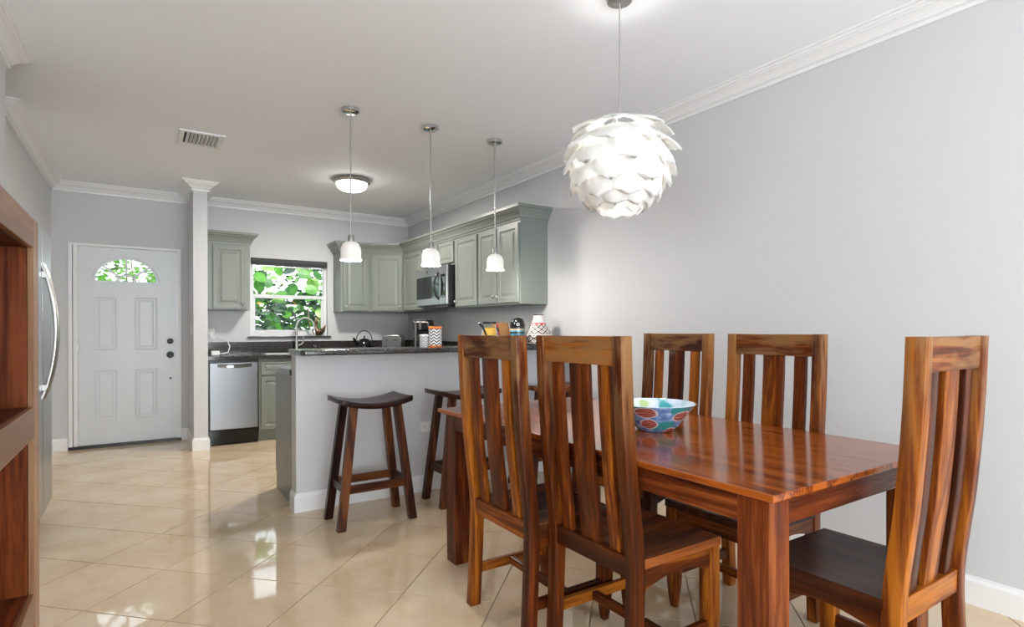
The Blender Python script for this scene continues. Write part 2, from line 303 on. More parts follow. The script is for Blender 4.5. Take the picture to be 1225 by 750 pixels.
def props(o, label=None, cat=None, group=None, kind=None):
    for k, v in (('label', label), ('category', cat), ('group', group), ('kind', kind)):
        if v: o[k] = v
    return o
def thing(name, label, cat, loc=(0, 0, 0), rz=0, group=None, kind=None):
    o = bpy.data.objects.new(name, None); COL.objects.link(o); o.location = loc; o.rotation_euler = (0, 0, rz); o.empty_display_size = 0.1
    return props(o, label, cat, group, kind)
def obj(name, bm, mat, parent=None, bevel=0, smooth=False, label=None, cat=None, group=None, kind=None, world=False, segs=2):
    """one mesh object; world=True: the shape is given in world coordinates and moved into the parent's frame"""
    me = finish(bm, name, mat, bevel, smooth, segs) if isinstance(bm, bmesh.types.BMesh) else bm
    o = bpy.data.objects.new(name, me); COL.objects.link(o)
    if parent:
        if world:
            p = parent; off = Vector((0, 0, 0))
            while p: off += p.location; p = p.parent
            me.transform(Matrix.Translation(-off))
        o.parent = parent
    else:
        xs = [v.co for v in me.vertices]; c = Vector(((min(v.x for v in xs) + max(v.x for v in xs)) / 2, (min(v.y for v in xs) + max(v.y for v in xs)) / 2, min(v.z for v in xs)))
        me.transform(Matrix.Translation(-c)); o.location = c
    return props(o, label, cat, group, kind)
def struct(name, bm, mat, parent=None, **kw):
    return obj(name, bm, mat, parent, kind=None if parent else 'structure', world=bool(parent), **kw)

# ------------------------------------------------------------------ the setting
XR, YB, XL, XN, CZ = 3.036, 7.2, -0.746, -0.60, 2.695
YR, XW = -4.0, -3.5
floor = struct('floor', box(BM(), XW - .1, XR + .15, YR - .1, YB + .15, -0.12, -0.004), 'grout')
def clip(poly, f):
    out = []
    for a, b in zip(poly, poly[1:] + poly[:1]):
        fa, fb = f(a), f(b)
        if fa >= 0: out.append(a)
        if fa * fb < 0: t = fa / (fa - fb); out.append((a[0] + (b[0] - a[0]) * t, a[1] + (b[1] - a[1]) * t))
    return out
P_, U0, V0, G_ = 0.603, 4.03, 2.64, 0.0038
def tile_mesh(poly):
    c = (sum(p[0] for p in poly) / len(poly), sum(p[1] for p in poly) / len(poly)); bm = BM()
    q = [(c[0] + (x - c[0]) * 0.995, c[1] + (y - c[1]) * 0.995) for x, y in poly]
    loft(bm, [[(x, y, -0.02) for x, y in poly], [(x, y, -0.0003) for x, y in poly], [(x, y, 0) for x, y in q]]); return finish(bm, 'tile', 'tile')
full_tile = None
for i in range(-15, 16):
    for j in range(-15, 16):
        u0, u1, v0, v1 = U0 + P_ * i + G_, U0 + P_ * (i + 1) - G_, V0 + P_ * j + G_, V0 + P_ * (j + 1) - G_
        poly = [((u - v) / 2, (u + v) / 2) for u, v in ((u0, v0), (u1, v0), (u1, v1), (u0, v1))]
        cl = poly
        for f in (lambda p: p[0] - XL, lambda p: XR - p[0], lambda p: p[1] + 0.9, lambda p: YB - p[1]):
            if cl: cl = clip(cl, f)
        if len(cl) < 3: continue
        area = abs(sum(a[0] * b[1] - b[0] * a[1] for a, b in zip(cl, cl[1:] + cl[:1]))) / 2
        if area < 0.002: continue
        cx, cyy = sum(p[0] for p in poly) / 4, sum(p[1] for p in poly) / 4
        if cl == poly:
            if full_tile is None: full_tile = tile_mesh([(x - cx, y - cyy) for x, y in poly])
            me = full_tile
        else: me = tile_mesh([(x - cx, y - cyy) for x, y in cl])
        t = bpy.data.objects.new('tile', me); COL.objects.link(t); t.parent = floor; t.location = (cx - floor.location.x, cyy - floor.location.y, -floor.location.z)
struct('ceiling', box(BM(), XW - .1, XR + .15, YR - .1, YB + .15, CZ, CZ + 0.2), 'ceiling_paint')
struct('wall_right', box(BM(), XR, XR + .15, YR - .1, YB + .15, 0, CZ), 'wall_paint')
# back wall with door and window openings
DX0, DX1, DZ = -0.615, 0.365, 2.095
WX0, WX1, WZ0, WZ1 = 1.063, 1.962, 1.135, 2.06
bm = BM()
for a in ((XL - .15, DX0, 0, CZ), (DX0, DX1, DZ, CZ), (DX1, WX0, 0, CZ), (WX0, WX1, 0, WZ0), (WX0, WX1, WZ1, CZ), (WX1, XR, 0, CZ)): box(bm, a[0], a[1], YB, YB + .15, a[2], a[3])
struct('wall_back', bm, 'wall_paint')
struct('wall_left', box(BM(), XN - .12, XN, 1.2, 3.99, 0, CZ), 'wall_paint')
struct('wall_hall', box(BM(), XL - .15, XL, 4.87, YB, 0, CZ), 'wall_paint')
bm = BM(); box(bm, -1.5, -1.35, 3.87, 4.99, 0, CZ); box(bm, -1.35, XL - .15, 4.87, 4.99, 0, CZ); box(bm, -1.35, XN - .12, 3.87, 3.99, 0, CZ); struct('wall_alcove', bm, 'wall_paint')
CX0, CX1, CY = 0.437, 0.563, 6.47
struct('wall_column', box(BM(), CX0, CX1, CY, YB, 0, CZ), 'wall_paint')
struct('wall_living', box(BM(), XW, XN - .12, 1.2, 1.32, 0, CZ), 'wall_paint')
bm = BM()
for a in ((YR, -2.6, 0, CZ), (-2.6, 0, 0, 0.6), (-2.6, 0, 2.1, CZ), (0, 1.32, 0, CZ)): box(bm, XW - .12, XW, a[0], a[1], a[2], a[3])
struct('wall_side', bm, 'wall_paint')
bm = BM()
for a in ((XW, -1.5, 0, CZ), (-1.5, 2.7, 2.2, CZ), (2.7, XR, 0, CZ)): box(bm, a[0], a[1], YR - .12, YR, a[2], a[3])
struct('wall_rear', bm, 'wall_paint')
PX0, PY0, PY1 = 0.852, 3.902, 4.03
struct('wall_peninsula', box(BM(), PX0, XR, PY0, PY1, 0, 1.04), 'wall_paint')
CROWN = [(d, CZ - h) for d, h in ((0, .092), (.017, .092), (.019, .080), (.011, .077), (.011, .070), (.027, .066), (.030, .058), (.043, .045), (.060, .034), (.070, .031), (.070, .024), (.081, .021), (.085, .011), (.098, .009), (.098, 0), (0, 0))]
path = [(-1.35, 4.87), (XL, 4.87), (XL, YB), (CX0, YB), (CX0, CY), (CX1, CY), (CX1, YB), (XR, YB), (XR, YR)]
k = 1
for s in range(len(path) - 1): struct('trim_%d' % k, molding(BM(), path, CROWN, -1, s), 'trim_paint'); k += 1
path = [(XN, 1.2), (XN, 3.99), (-1.35, 3.99)]
for s in range(2): struct('trim_%d' % k, molding(BM(), path, CROWN, -1, s), 'trim_paint'); k += 1
BASE = [(0, 0), (.015, 0), (.015, .100), (.012, .108), (.008, .114), (.007, .124), (0, .124)]
def baseboard(name, path, side): struct(name, molding(BM(), path, BASE, side), 'trim_paint')
baseboard('baseboard_right', [(XR, PY0 - 0.0), (XR, YR)], -1)
baseboard('baseboard_hall', [(XL, 4.87), (XL, YB), (DX0 - .005, YB)], -1)
baseboard('baseboard_column', [(DX1 + .005, YB), (CX0, YB), (CX0, CY), (CX1, CY), (CX1, CY + .1)], -1)
baseboard('baseboard_peninsula', [(XR - .016, PY0), (PX0, PY0), (PX0, PY1)], 1)
baseboard('baseboard_left', [(XN, 1.2), (XN, 3.99)], -1)
# ------------------------------------------------------------------ kitchen window
win = thing('window_1', None, None, ((WX0 + WX1) / 2, YB + .08, WZ0), kind='structure')
def wp(name, b, mat='vinyl', bev=0.002, **kw): return obj(name, b, mat, win, bevel=bev, world=True, **kw)
fy0, fy1 = YB + .06, YB + .12; fw = .045
wp('jamb', box(BM(), WX0, WX0 + fw, fy0, fy1, WZ0, WZ1)); wp('jamb', box(BM(), WX1 - fw, WX1, fy0, fy1, WZ0, WZ1))
wp('frame_head', box(BM(), WX0 + fw, WX1 - fw, fy0, fy1, WZ1 - fw, WZ1)); wp('frame_sill', box(BM(), WX0 + fw, WX1 - fw, fy0, fy1, WZ0, WZ0 + .055))
wp('meeting_rail', box(BM(), WX0 + fw, WX1 - fw, fy0 - .012, fy1 - .01, 1.59, 1.632))
bm = BM(); box(bm, WX0 + fw, WX0 + fw + .022, fy0 + .01, fy1 - .03, WZ0 + .055, 1.59); box(bm, WX1 - fw - .022, WX1 - fw, fy0 + .01, fy1 - .03, WZ0 + .055, 1.59); box(bm, WX0 + fw + .022, WX1 - fw - .022, fy0 + .01, fy1 - .03, WZ0 + .055, WZ0 + .075); wp('lower_sash', bm)
wp('pane', box(BM(), WX0 + fw + .02, WX1 - fw - .02, fy0 + .018, fy0 + .022, WZ0 + .07, 1.60), 'pane_glass', 0)
wp('pane', box(BM(), WX0 + fw, WX1 - fw, fy0 + .036, fy0 + .040, 1.62, WZ1 - fw), 'pane_glass', 0)
bm = BM(); box(bm, 1.22, 1.29, fy0 - .002, fy0 + .012, WZ0 + .058, WZ0 + .075); wp('sash_latch', bm)
for x0, x1 in ((WX0 + .0005, WX0 + .006), (WX1 - .006, WX1 - .0005)): wp('reveal', box(BM(), x0, x1, YB, fy0, WZ0, WZ1), 'trim_paint', 0)
obj('window_ledge', box(BM(), WX0 - .03, WX1 + .03, YB - .03, fy0, WZ0 - .022, WZ0), 'stone_sill', bevel=.003, label='dark stone ledge along the foot of the kitchen window', cat='window ledge')
t = thing('roller_blind', 'dark grey roller blind rolled up at the head of the kitchen window', 'blind', ((WX0 + WX1) / 2, YB + .03, 1.965))
obj('cassette', box(BM(), WX0 + .01, WX1 - .01, YB + .002, YB + .055, 2.005, WZ1 - .001), 'blind_fabric', t, bevel=.006, world=True)
bm = BM(); tube(bm, [(WX0 + .02, YB + .03, 1.995), (WX1 - .02, YB + .03, 1.995)], .016, 12); obj('fabric_roll', bm, 'blind_fabric', t, smooth=True, world=True)
obj('bottom_rail', box(BM(), WX0 + .02, WX1 - .02, YB + .022, YB + .036, 1.962, 1.976), 'nickel', t, bevel=.002, world=True)
# unseen glazed doors and window, added behind the camera as the daylight's source
t = thing('window_2', None, None, (0.6, YR - .06, 0), kind='structure')
for x in (-1.5, -.1, 1.3): 
    bm = BM(); box(bm, x, x + .06, YR - .09, YR - .03, 0, 2.2); box(bm, x + 1.34, x + 1.4, YR - .09, YR - .03, 0, 2.2); box(bm, x + .06, x + 1.34, YR - .09, YR - .03, 0, .08); box(bm, x + .06, x + 1.34, YR - .09, YR - .03, 2.12, 2.2); obj('door_frame', bm, 'vinyl', t, world=True)
    obj('pane', box(BM(), x + .06, x + 1.34, YR - .063, YR - .057, .08, 2.12), 'pane_glass', t, world=True)
t = thing('window_3', None, None, (XW - .06, -1.3, .6), kind='structure')
bm = BM(); box(bm, XW - .09, XW - .03, -2.6, -2.54, .6, 2.1); box(bm, XW - .09, XW - .03, -.06, 0, .6, 2.1); box(bm, XW - .09, XW - .03, -2.54, -.06, .6, .66); box(bm, XW - .09, XW - .03, -2.54, -.06, 2.04, 2.1); obj('frame', bm, 'vinyl', t, world=True)
obj('pane', box(BM(), XW - .063, XW - .057, -2.54, -.06, .66, 2.04), 'pane_glass', t, world=True)

# ------------------------------------------------------------------ front door
LX0, LX1, LZ0, LZ1, LY0, LY1 = -.535, .329, .0305, 2.065, YB + .012, YB + .056
door = thing('door_1', None, None, (-.125, YB + .03, 0), kind='structure')
def dp(name, b, mat='door_paint', bev=0.002, **kw): return obj(name, b, mat, door, bevel=bev, world=True, **kw)
FC, FZ, FA, FB = -.13, 1.719, .27, .237       # fanlight half ellipse
n = 20
arc = [(FC + FA * math.cos(math.pi * i / n), FZ + FB * math.sin(math.pi * i / n)) for i in range(n + 1)]
def outer(i):
    a = math.pi * i / n; dx, dz = math.cos(a), math.sin(a); ts = []
    if dx > 1e-6: ts.append((LX1 - FC) / dx)
    if dx < -1e-6: ts.append((LX0 - FC) / dx)
    if dz > 1e-6: ts.append((LZ1 - FZ) / dz)
    t_ = min(ts); return (FC + dx * t_, FZ + dz * t_)
out = [outer(i) for i in range(n + 1)]
# put the two top corners on the nearest outline points
for cxn, czn in ((LX1, LZ1), (LX0, LZ1)):
    j = min(range(n + 1), key=lambda q: (out[q][0] - cxn) ** 2 + (out[q][1] - czn) ** 2); out[j] = (cxn, czn)
bm = BM(); fr = {}
for side, y in (('f', LY0), ('b', LY1)):
    A = [bm.verts.new((x, y, z)) for x, z in arc]; O = [bm.verts.new((x, y, z)) for x, z in out]; B = [bm.verts.new((LX0, y, LZ0)), bm.verts.new((LX1, y, LZ0))]; fr[side] = (A, O, B)
    for i in range(n): bm.faces.new((A[i], A[i + 1], O[i + 1], O[i]))
    bm.faces.new((B[0], B[1], O[0], A[0], A[n], O[n]))
A, O, B = fr['f']; A2, O2, B2 = fr['b']
for i in range(n): bm.faces.new((A[i], A[i + 1], A2[i + 1], A2[i])); bm.faces.new((O[i], O[i + 1], O2[i + 1], O2[i]))
bm.faces.new((A[0], A[n], A2[n], A2[0])); bm.faces.new((B[0], B[1], B2[1], B2[0])); bm.faces.new((B[1], O[0], O2[0], B2[1])); bm.faces.new((B[0], O[n], O2[n], B2[0]))
leaf = dp('leaf', bm, 'door_paint', 0)
STEPS = [(0, .004), (0, -.003), (.008, -.006), (.016, -.004), (.026, .004), (.034, .004), (.05, -.004)]
for x0, x1, z0, z1 in ((-.405, -.209, .995, 1.56), (-.06, .147, .995, 1.56), (-.405, -.209, .272, .80), (-.06, .147, .272, .80)):
    obj('panel', nested(BM(), (x0, LY0, z0), (1, 0, 0), (0, 0, 1), x1 - x0, z1 - z0, [(i, d) for i, d in ((0, -.003), (0, .007), (.006, .009), (.014, .007), (.020, .001), (.034, .001), (.050, .007))]), 'door_paint', leaf, world=True)
# fanlight: rim, bars and five panes
bm = BM(); loft(bm, [[(FC + (FA + o) * math.cos(math.pi * i / n), y, FZ - (.0 if i in (0, n) else 0) + (FB + o) * math.sin(math.pi * i / n)) for o, y in ((-.004, LY0 + .002), (-.004, LY0 - .008), (.014, LY0 - .010), (.026, LY0 - .004), (.026, LY0 + .002))] for i in range(n + 1)])
box(bm, FC - FA - .026, FC + FA + .026, LY0 - .009, LY0 + .002, FZ - .026, FZ + .004); dp('fanlight_rim', bm, 'door_paint', 0)
def ell(a, k): return (FC + FA * k * math.cos(a), FZ + FB * k * math.sin(a))
def bar(p, q, w=.020):
    d = Vector((q[0] - p[0], q[1] - p[1])).normalized() * w / 1; nx, nz = -d.y, d.x; b = BM()
    loft(b, [[(x + s * nx, y, z + s * nz) for s, y in ((-.5, LY0 + .004), (.5, LY0 + .004), (.5, LY0 + .03), (-.5, LY0 + .03))] for x, z in (p, q)]); return b
for a in (42, 90, 138): dp('glazing_bar', bar(ell(R(a), .30), ell(R(a), 1.0)), 'door_paint', 0)
bm = BM(); hub = [ell(R(a), .30) for a in range(0, 181, 15)]
for p, q in zip(hub, hub[1:]): 
    b2 = bar(p, q, .020); me_ = bpy.data.meshes.new('t'); b2.to_mesh(me_); b2.free(); bm.from_mesh(me_); bpy.data.meshes.remove(me_)
dp('glazing_hub', bm, 'door_paint', 0)
for a0, a1 in ((0, 42), (42, 90), (90, 138), (138, 180), (0, 180)):
    k0, k1 = (.30, .999) if a1 - a0 < 100 else (0.0, .30)
    aa = [a0 + (a1 - a0) * i / 8 for i in range(9)]
    poly = [ell(R(a), k1) for a in aa] + ([ell(R(a), k0) for a in reversed(aa)] if k0 else [])
    bm = BM(); loft(bm, [[(x, y, z) for x, z in poly] for y in (LY0 + .015, LY0 + .019)]); dp('pane', bm, 'pane_glass', 0)
bm = BM(); box(bm, DX0, -.582, YB - .012, YB + .14, 0, DZ); dp('jamb', bm, 'trim_paint')
bm = BM(); box(bm, -.576, -.538, YB - .002, YB + .14, 0, 2.07); dp('jamb', bm, 'trim_paint')
bm = BM(); box(bm, .332, DX1, YB - .012, YB + .14, 0, DZ); dp('jamb', bm, 'trim_paint')
bm = BM(); box(bm, -.582, .332, YB - .012, YB + .14, 2.07, DZ); dp('frame_head', bm, 'trim_paint')
dp('threshold', box(BM(), DX0, DX1, YB - .02, YB + .14, 0, .0305), 'dark_metal'); dp('door_sweep', box(BM(), LX0 + .005, LX1 - .005, LY0 - .006, LY0, .031, .050), 'door_paint')
def knob(parent, c, rad, mat='dark_metal', name='knob'):
    b = BM(); lathe(b, [(.001, .055), (rad * .8, .052), (rad, .040), (rad * .9, .028), (rad * .4, .022), (rad * .4, .010), (rad * 1.15, .008), (rad * 1.2, 0)], 20, cap0=True, cap1=True)
    bmesh.ops.rotate(b, verts=b.verts, cent=(0, 0, 0), matrix=Matrix.Rotation(R(90), 3, 'X')); bmesh.ops.translate(b, verts=b.verts, vec=c); return obj(name, b, mat, parent, smooth=True, world=True)
knob(door, (.264, LY0, .941), .030); knob(door, (.264, LY0, 1.089), .026, name='deadbolt'); knob(door, (.266, LY0, .686), .008, name='peg')
for z in (.3, 1.0, 1.75): dp('hinge', box(BM(), -.543, -.532, YB - .004, YB + .012, z, z + .1), 'nickel', 0)

# ------------------------------------------------------------------ kitchen cabinets
DSTEP = [(0, 0), (0, .016), (.003, .019), (.045, .019), (.050, .013), (.060, .011), (.066, .011), (.090, .018)]
SSTEP = [(0, 0), (0, .016), (.003, .019), (.030, .019), (.034, .013), (.040, .011), (.044, .011), (.060, .018)]
def cab_knob(parent, p, nrm):
    b = BM(); lathe(b, [(.005, 0), (.005, .012), (.013, .018), (.014, .024), (.008, .030), (.0005, .031)], 14, cap0=True, cap1=True)
    q = Vector((0, 0, 1)).rotation_difference(Vector(nrm)); bmesh.ops.rotate(b, verts=b.verts, cent=(0, 0, 0), matrix=q.to_matrix()); bmesh.ops.translate(b, verts=b.verts, vec=p)
    return obj('knob', b, 'nickel', parent, smooth=True, world=True)
def cab_door(parent, o, u, w, h, small=False, knob_at=None, name='door'):
    """door panel lying on plane through o, along u and z, facing u x z"""
    d = obj(name, nested(BM(), o, u, (0, 0, 1), w, h, SSTEP if small else DSTEP), 'sage_paint', parent, world=True)
    if knob_at:
        u_ = Vector(u).normalized(); nn = u_.cross(Vector((0, 0, 1))); cab_knob(d, Vector(o) + u_ * knob_at[0] + Vector((0, 0, knob_at[1])) + nn * .019, nn)
    return d
UZ0, UZ1, FX = 1.43, 2.17, 2.742
def upper(label, boxes, grp='sage green upper kitchen cabinets'):
    x0, x1 = min(b[0] for b in boxes), max(b[1] for b in boxes); y0, y1 = min(b[2] for b in boxes), max(b[3] for b in boxes)
    t = thing('upper_cabinet', label, 'cabinet', ((x0 + x1) / 2, (y0 + y1) / 2, min(b[4] for b in boxes)), group=grp); bm = BM()
    for b in boxes: box(bm, *b)
    obj('body', bm, 'sage_paint', t, world=True, bevel=.0015); return t
NY = (0, -1, 0)
t = upper('sage green two-door upper cabinet at the dining end of the run', [(FX, XR - .001, 4.044, 4.759, UZ0, UZ1)])
cab_door(t, (FX, 4.40, 1.445), NY, .345, .69, knob_at=(.03, .06)); cab_door(t, (FX, 4.745, 1.445), NY, .325, .69, knob_at=(.295, .06))
t = upper('sage green one-door upper cabinet beside the microwave on its dining side', [(FX, XR - .001, 4.761, 5.243, UZ0, UZ1)])
cab_door(t, (FX, 5.225, 1.445), NY, .445, .69, knob_at=(.03, .05))
t = upper('short sage green cabinet with two small doors above the microwave', [(FX, XR - .001, 5.245, 6.029, 1.892, UZ1)])
cab_door(t, (FX, 5.62, 1.915), NY, .345, .22, small=True); cab_door(t, (FX, 6.0, 1.915), NY, .345, .22, small=True)
t = upper('sage green one-door upper cabinet between the microwave and the corner cabinet', [(FX, XR - .001, 6.031, 6.639, UZ0, UZ1)])
cab_door(t, (FX, 6.615, 1.445), NY, .545, .69, knob_at=(.515, .05))
t = thing('upper_cabinet', 'sage green corner upper cabinet with an angled door', 'cabinet', (2.8, 6.95, UZ0), group='sage green upper kitchen cabinets')
obj('body', prism(BM(), [(FX, 6.641), (XR - .001, 6.641), (XR - .001, YB - .001), (2.412, YB - .001), (2.412, 6.892)], UZ0, UZ1), 'sage_paint', t, world=True)
p0, p1 = Vector((2.412, 6.892, 1.445)), Vector((FX, 6.641, 1.445)); ud = (p1 - p0).normalized(); L = (p1 - p0).length
cab_door(t, p0 + ud * .018, ud, L - .036, .69, knob_at=(L - .07, .05))
t = upper('sage green one-door upper cabinet beside the kitchen window, by the corner cabinet', [(2.027, 2.41, 6.892, YB - .001, UZ0, UZ1)])
cab_door(t, (2.055, 6.892, 1.445), (1, 0, 0), .325, .69, knob_at=(.03, .05))
CORN = [(0, 2.155), (.008, 2.155), (.010, 2.172), (.018, 2.176), (.024, 2.196), (.040, 2.222), (.058, 2.240), (.062, 2.252), (.076, 2.256), (.076, 2.282), (0, 2.282)]
obj('cabinet_cornice', molding(BM(), [(XR - .001, 4.044), (FX, 4.044), (FX, 6.641), (2.412, 6.892), (2.027, 6.892), (2.027, YB - .001)], CORN, 1), 'sage_paint', label='sage green crown moulding running over the long row of upper cabinets', cat='cornice')
t = upper('single sage green upper cabinet between the column and the kitchen window', [(.5645, 1.018, 6.892, YB - .001, UZ0, UZ1)])
cab_door(t, (.649, 6.892, 1.445), (1, 0, 0), .322, .69, knob_at=(.295, .05))
obj('cornice', molding(BM(), [(.5645, 6.892), (1.018, 6.892), (1.018, YB - .001)], CORN, -1), 'sage_paint', t, world=True)
# microwave
MY0, MY1, MZ0, MZ1, MX = 5.252, 6.018, 1.462, 1.885, 2.66
t = thing('microwave', 'stainless over-range microwave with black door glass hung under the short cabinet', 'microwave', (2.85, 5.63, MZ0))
obj('body', box(BM(), MX, XR - .001, MY0, MY1, MZ0, MZ1), 'black_plastic', t, bevel=.003, world=True)
d = obj('door', box(BM(), MX - .022, MX - .001, 5.40, MY1, MZ0 + .012, MZ1), 'steel_y', t, bevel=.004, world=True)
obj('door_glass', box(BM(), MX - .025, MX - .020, 5.435, MY1 - .012, MZ0 + .085, MZ1 - .095), 'black_glass', d, world=True, bevel=.002)
obj('control_panel', box(BM(), MX - .022, MX - .001, MY0, 5.398, MZ0 + .012, MZ1), 'steel_y', t, bevel=.004, world=True)
obj('keypad', box(BM(), MX - .025, MX - .020, MY0 + .03, 5.385, MZ0 + .085, MZ1 - .095), 'black_glass', t, bevel=.002, world=True)
bm = BM(); tube(bm, [(MX - .022 - .05 * math.sin(math.pi * i / 12) ** .6, 5.44, MZ0 + .07 + .28 * i / 12) for i in range(13)], .011, 10); obj('handle', bm, 'black_plastic', d, smooth=True, world=True)
obj('vent_grille', box(BM(), MX + .02, MX + .3, MY0 + .05, MY1 - .05, MZ0 - .012, MZ0 + .001), 'black_plastic', t, world=True)
bm = BM(); lathe(bm, [(.016, 0), (.016, .003), (.001, .0035)], 16, cap0=True, cap1=True); bmesh.ops.rotate(bm, verts=bm.verts, cent=(0, 0, 0), matrix=Matrix.Rotation(R(-90), 3, 'Y')); bmesh.ops.translate(bm, verts=bm.verts, vec=(MX - .0215, 5.73, MZ1 - .045)); obj('badge', bm, 'dark_metal', d, world=True)
# lower kitchen
WT0, WT1 = .897, .935
def base(label, x0, x1, y0, y1, grp='sage green base cabinets'):
    t = thing('base_cabinet', label, 'cabinet', ((x0 + x1) / 2, (y0 + y1) / 2, 0), group=grp); return t
t = base('sage green base cabinet with a drawer over a door beside the dishwasher', 1.06, 1.75, 6.62, YB)
bm = BM(); box(bm, 1.062, 1.76, 6.62, YB - .001, .1, .735); box(bm, 1.062, 1.76, 6.62, 6.645, .735, WT0 - .001); obj('body', bm, 'sage_paint', t, bevel=.0015, world=True); obj('toe_kick', box(BM(), 1.062, 1.76, 6.66, YB - .001, 0, .1), 'sage_paint', t, world=True)
for x in (1.082, 1.425):
    cab_door(t, (x, 6.62, .72), (1, 0, 0), .315, .15, small=True, name='drawer', knob_at=(.157, .075)); cab_door(t, (x, 6.62, .125), (1, 0, 0), .315, .575, knob_at=(.285, .5))
t = base('sage green base cabinet under the kettle in the far corner', 1.76, XR, 6.62, YB); obj('body', box(BM(), 1.762, XR - .001, 6.62, YB - .001, 0, WT0 - .001), 'sage_paint', t, world=True, bevel=.0015)
cab_door(t, (1.79, 6.62, .125), (1, 0, 0), .55, .74, knob_at=(.03, .65))
t = base('sage green base cabinet run against the right-hand wall below the microwave', 2.42, XR, 4.03, 6.62); obj('body', box(BM(), 2.42, XR - .001, 4.67, 6.618, 0, WT0 - .001), 'sage_paint', t, world=True, bevel=.0015)
for y in (5.22, 5.78, 6.34): cab_door(t, (2.42, y, .125), NY, .5, .74, knob_at=(.03, .65))
t = base('sage green end cabinet behind the low bar wall', .862, 2.4, PY1, 4.63)
obj('body', box(BM(), .862, XR - .001, PY1 + .001, 4.63, .13, WT0 - .001), 'sage_paint', t, bevel=.0015, world=True); obj('toe_kick', box(BM(), .862, XR - .001, PY1 + .001, 4.60, 0, .13), 'sage_paint', t, world=True)
for x in (1.42, 1.96, 2.40): cab_door(t, (x, 4.63, .15), (-1, 0, 0), .42, .72, knob_at=(.03, .65))
# dishwasher
t = thing('dishwasher', 'stainless dishwasher with a black kick plate beside the white column', 'dishwasher', (.82, 6.9, 0))
obj('tub', box(BM(), .575, 1.055, 6.64, YB - .001, .02, WT0 - .006), 'black_plastic', t, world=True)
bm = BM(); box(bm, .590, 1.050, 6.598, 6.638, .165, .865); d = obj('door', bm, 'steel_x', t, bevel=.004, world=True)
obj('kick_plate', box(BM(), .580, 1.052, 6.612, 6.64, .015, .158), 'black_enamel', t, bevel=.002, world=True)
bm = BM(); loft(bm, [[(.66 + .33 * i / 12, 6.598 - .045 * math.sin(math.pi * i / 12) ** .5 + dy, .835 - .008 * math.sin(math.pi * i / 12) + dz) for dy, dz in ((0, -.017), (-.012, -.014), (-.014, .012), (0, .017))] for i in range(13)]); obj('handle', bm, 'chrome', d, smooth=True, world=True)
for x in (.60, 1.03): obj('foot', box(BM(), x, x + .02, 6.66, 6.68, 0, .02), 'black_plastic', t, world=True)
# worktop with sink cut-out and upstand
SX0, SX1, SY0, SY1 = 1.16, 1.735, 6.66, 7.04
bm = BM()
for a in ((.5645, SX0, 6.575, YB - .001), (SX1, XR - .001, 6.575, YB - .001), (SX0, SX1, 6.575, SY0), (SX0, SX1, SY1, YB - .001)): box(bm, a[0], a[1], a[2], a[3], WT0, WT1)
box(bm, 2.395, XR - .001, 4.655, 6.575, WT0, WT1); box(bm, .840, XR - .001, PY1 + .001, 4.655, WT0, WT1)
box(bm, .5645, XR - .001, YB - .022, YB - .001, WT1, 1.072); box(bm, XR - .022, XR - .001, 4.075, YB - .022, WT1, 1.072)
obj('worktop', bm, 'granite', label='dark granite kitchen worktop with upstand, running round under the wall cabinets', cat='worktop')
bm = BM(); prism(bm, [(.838, 3.70), (.858, 3.68), (XR - .001, 3.68), (XR - .001, 4.07), (.838, 4.07)], 1.0405, 1.076); obj('bar_counter', bm, 'granite', bevel=.009, segs=3, label='dark granite bar counter slab on the low white wall behind the stools', cat='bar counter')
t = thing('sink', 'stainless drop-in sink under the kitchen window', 'sink', (1.54, 6.85, .74))
bm = BM(); o1, o2 = (SX0 - .015, SX1 + .015, SY0 - .015, SY1 + .015), (SX0 + .004, SX1 - .004, SY0 + .004, SY1 - .004)
def rect(o, z): return [(o[0], o[2], z), (o[1], o[2], z), (o[1], o[3], z), (o[0], o[3], z)]
loft(bm, [rect(o1, WT1 + .0005), rect(o1, WT1 + .006), rect(o2, WT1 + .006), rect((SX0 + .03, SX1 - .03, SY0 + .03, SY1 - .03), .75)], cap=False); q_ = [bm.verts.new(p) for p in rect((SX0 + .03, SX1 - .03, SY0 + .03, SY1 - .03), .75)]; bm.faces.new(q_); obj('basin', bm, 'steel_x', t, world=True)
bm = BM(); lathe(bm, [(.001, .004), (.03, .004), (.04, .001)], 16, (1.54, 6.85, .75)); obj('drain', bm, 'chrome', t, world=True)
t = thing('faucet', 'tall gooseneck kitchen faucet standing behind the sink', 'faucet', (1.55, 7.10, WT1))
FXC = 1.56; FYC = 7.10
bm = BM(); lathe(bm, [(.03, 0), (.03, .012), (.02, .02), (.019, .13), (.016, .14)], 16, (FXC, FYC, WT1 + .0005), cap0=True, cap1=True); obj('base', bm, 'nickel', t, smooth=True, world=True)
pts = [(FXC, FYC, WT1 + .13), (FXC, FYC, 1.25)] + [(FXC + .10 - .10 * math.cos(R(a)), FYC - .02 * a / 180, 1.25 + .105 * math.sin(R(a))) for a in range(15, 181, 15)] + [(FXC + .202, FYC - .022, 1.19)]
bm = BM(); tube(bm, pts, .0125, 10); obj('spout', bm, 'nickel', t, smooth=True, world=True)
bm = BM(); tube(bm, [(FXC + .200, FYC - .022, 1.20), (FXC + .206, FYC - .023, 1.15)], [.016, .019], 12); obj('spray_head', bm, 'nickel', t, smooth=True, world=True)
bm = BM(); tube(bm, [(FXC + .015, FYC, 1.02), (FXC + .05, FYC - .01, 1.035), (FXC + .075, FYC - .01, 1.06), (FXC + .08, FYC - .01, 1.13)], [.012, .012, .010, .007], 10); obj('lever', bm, 'nickel', t, smooth=True, world=True)
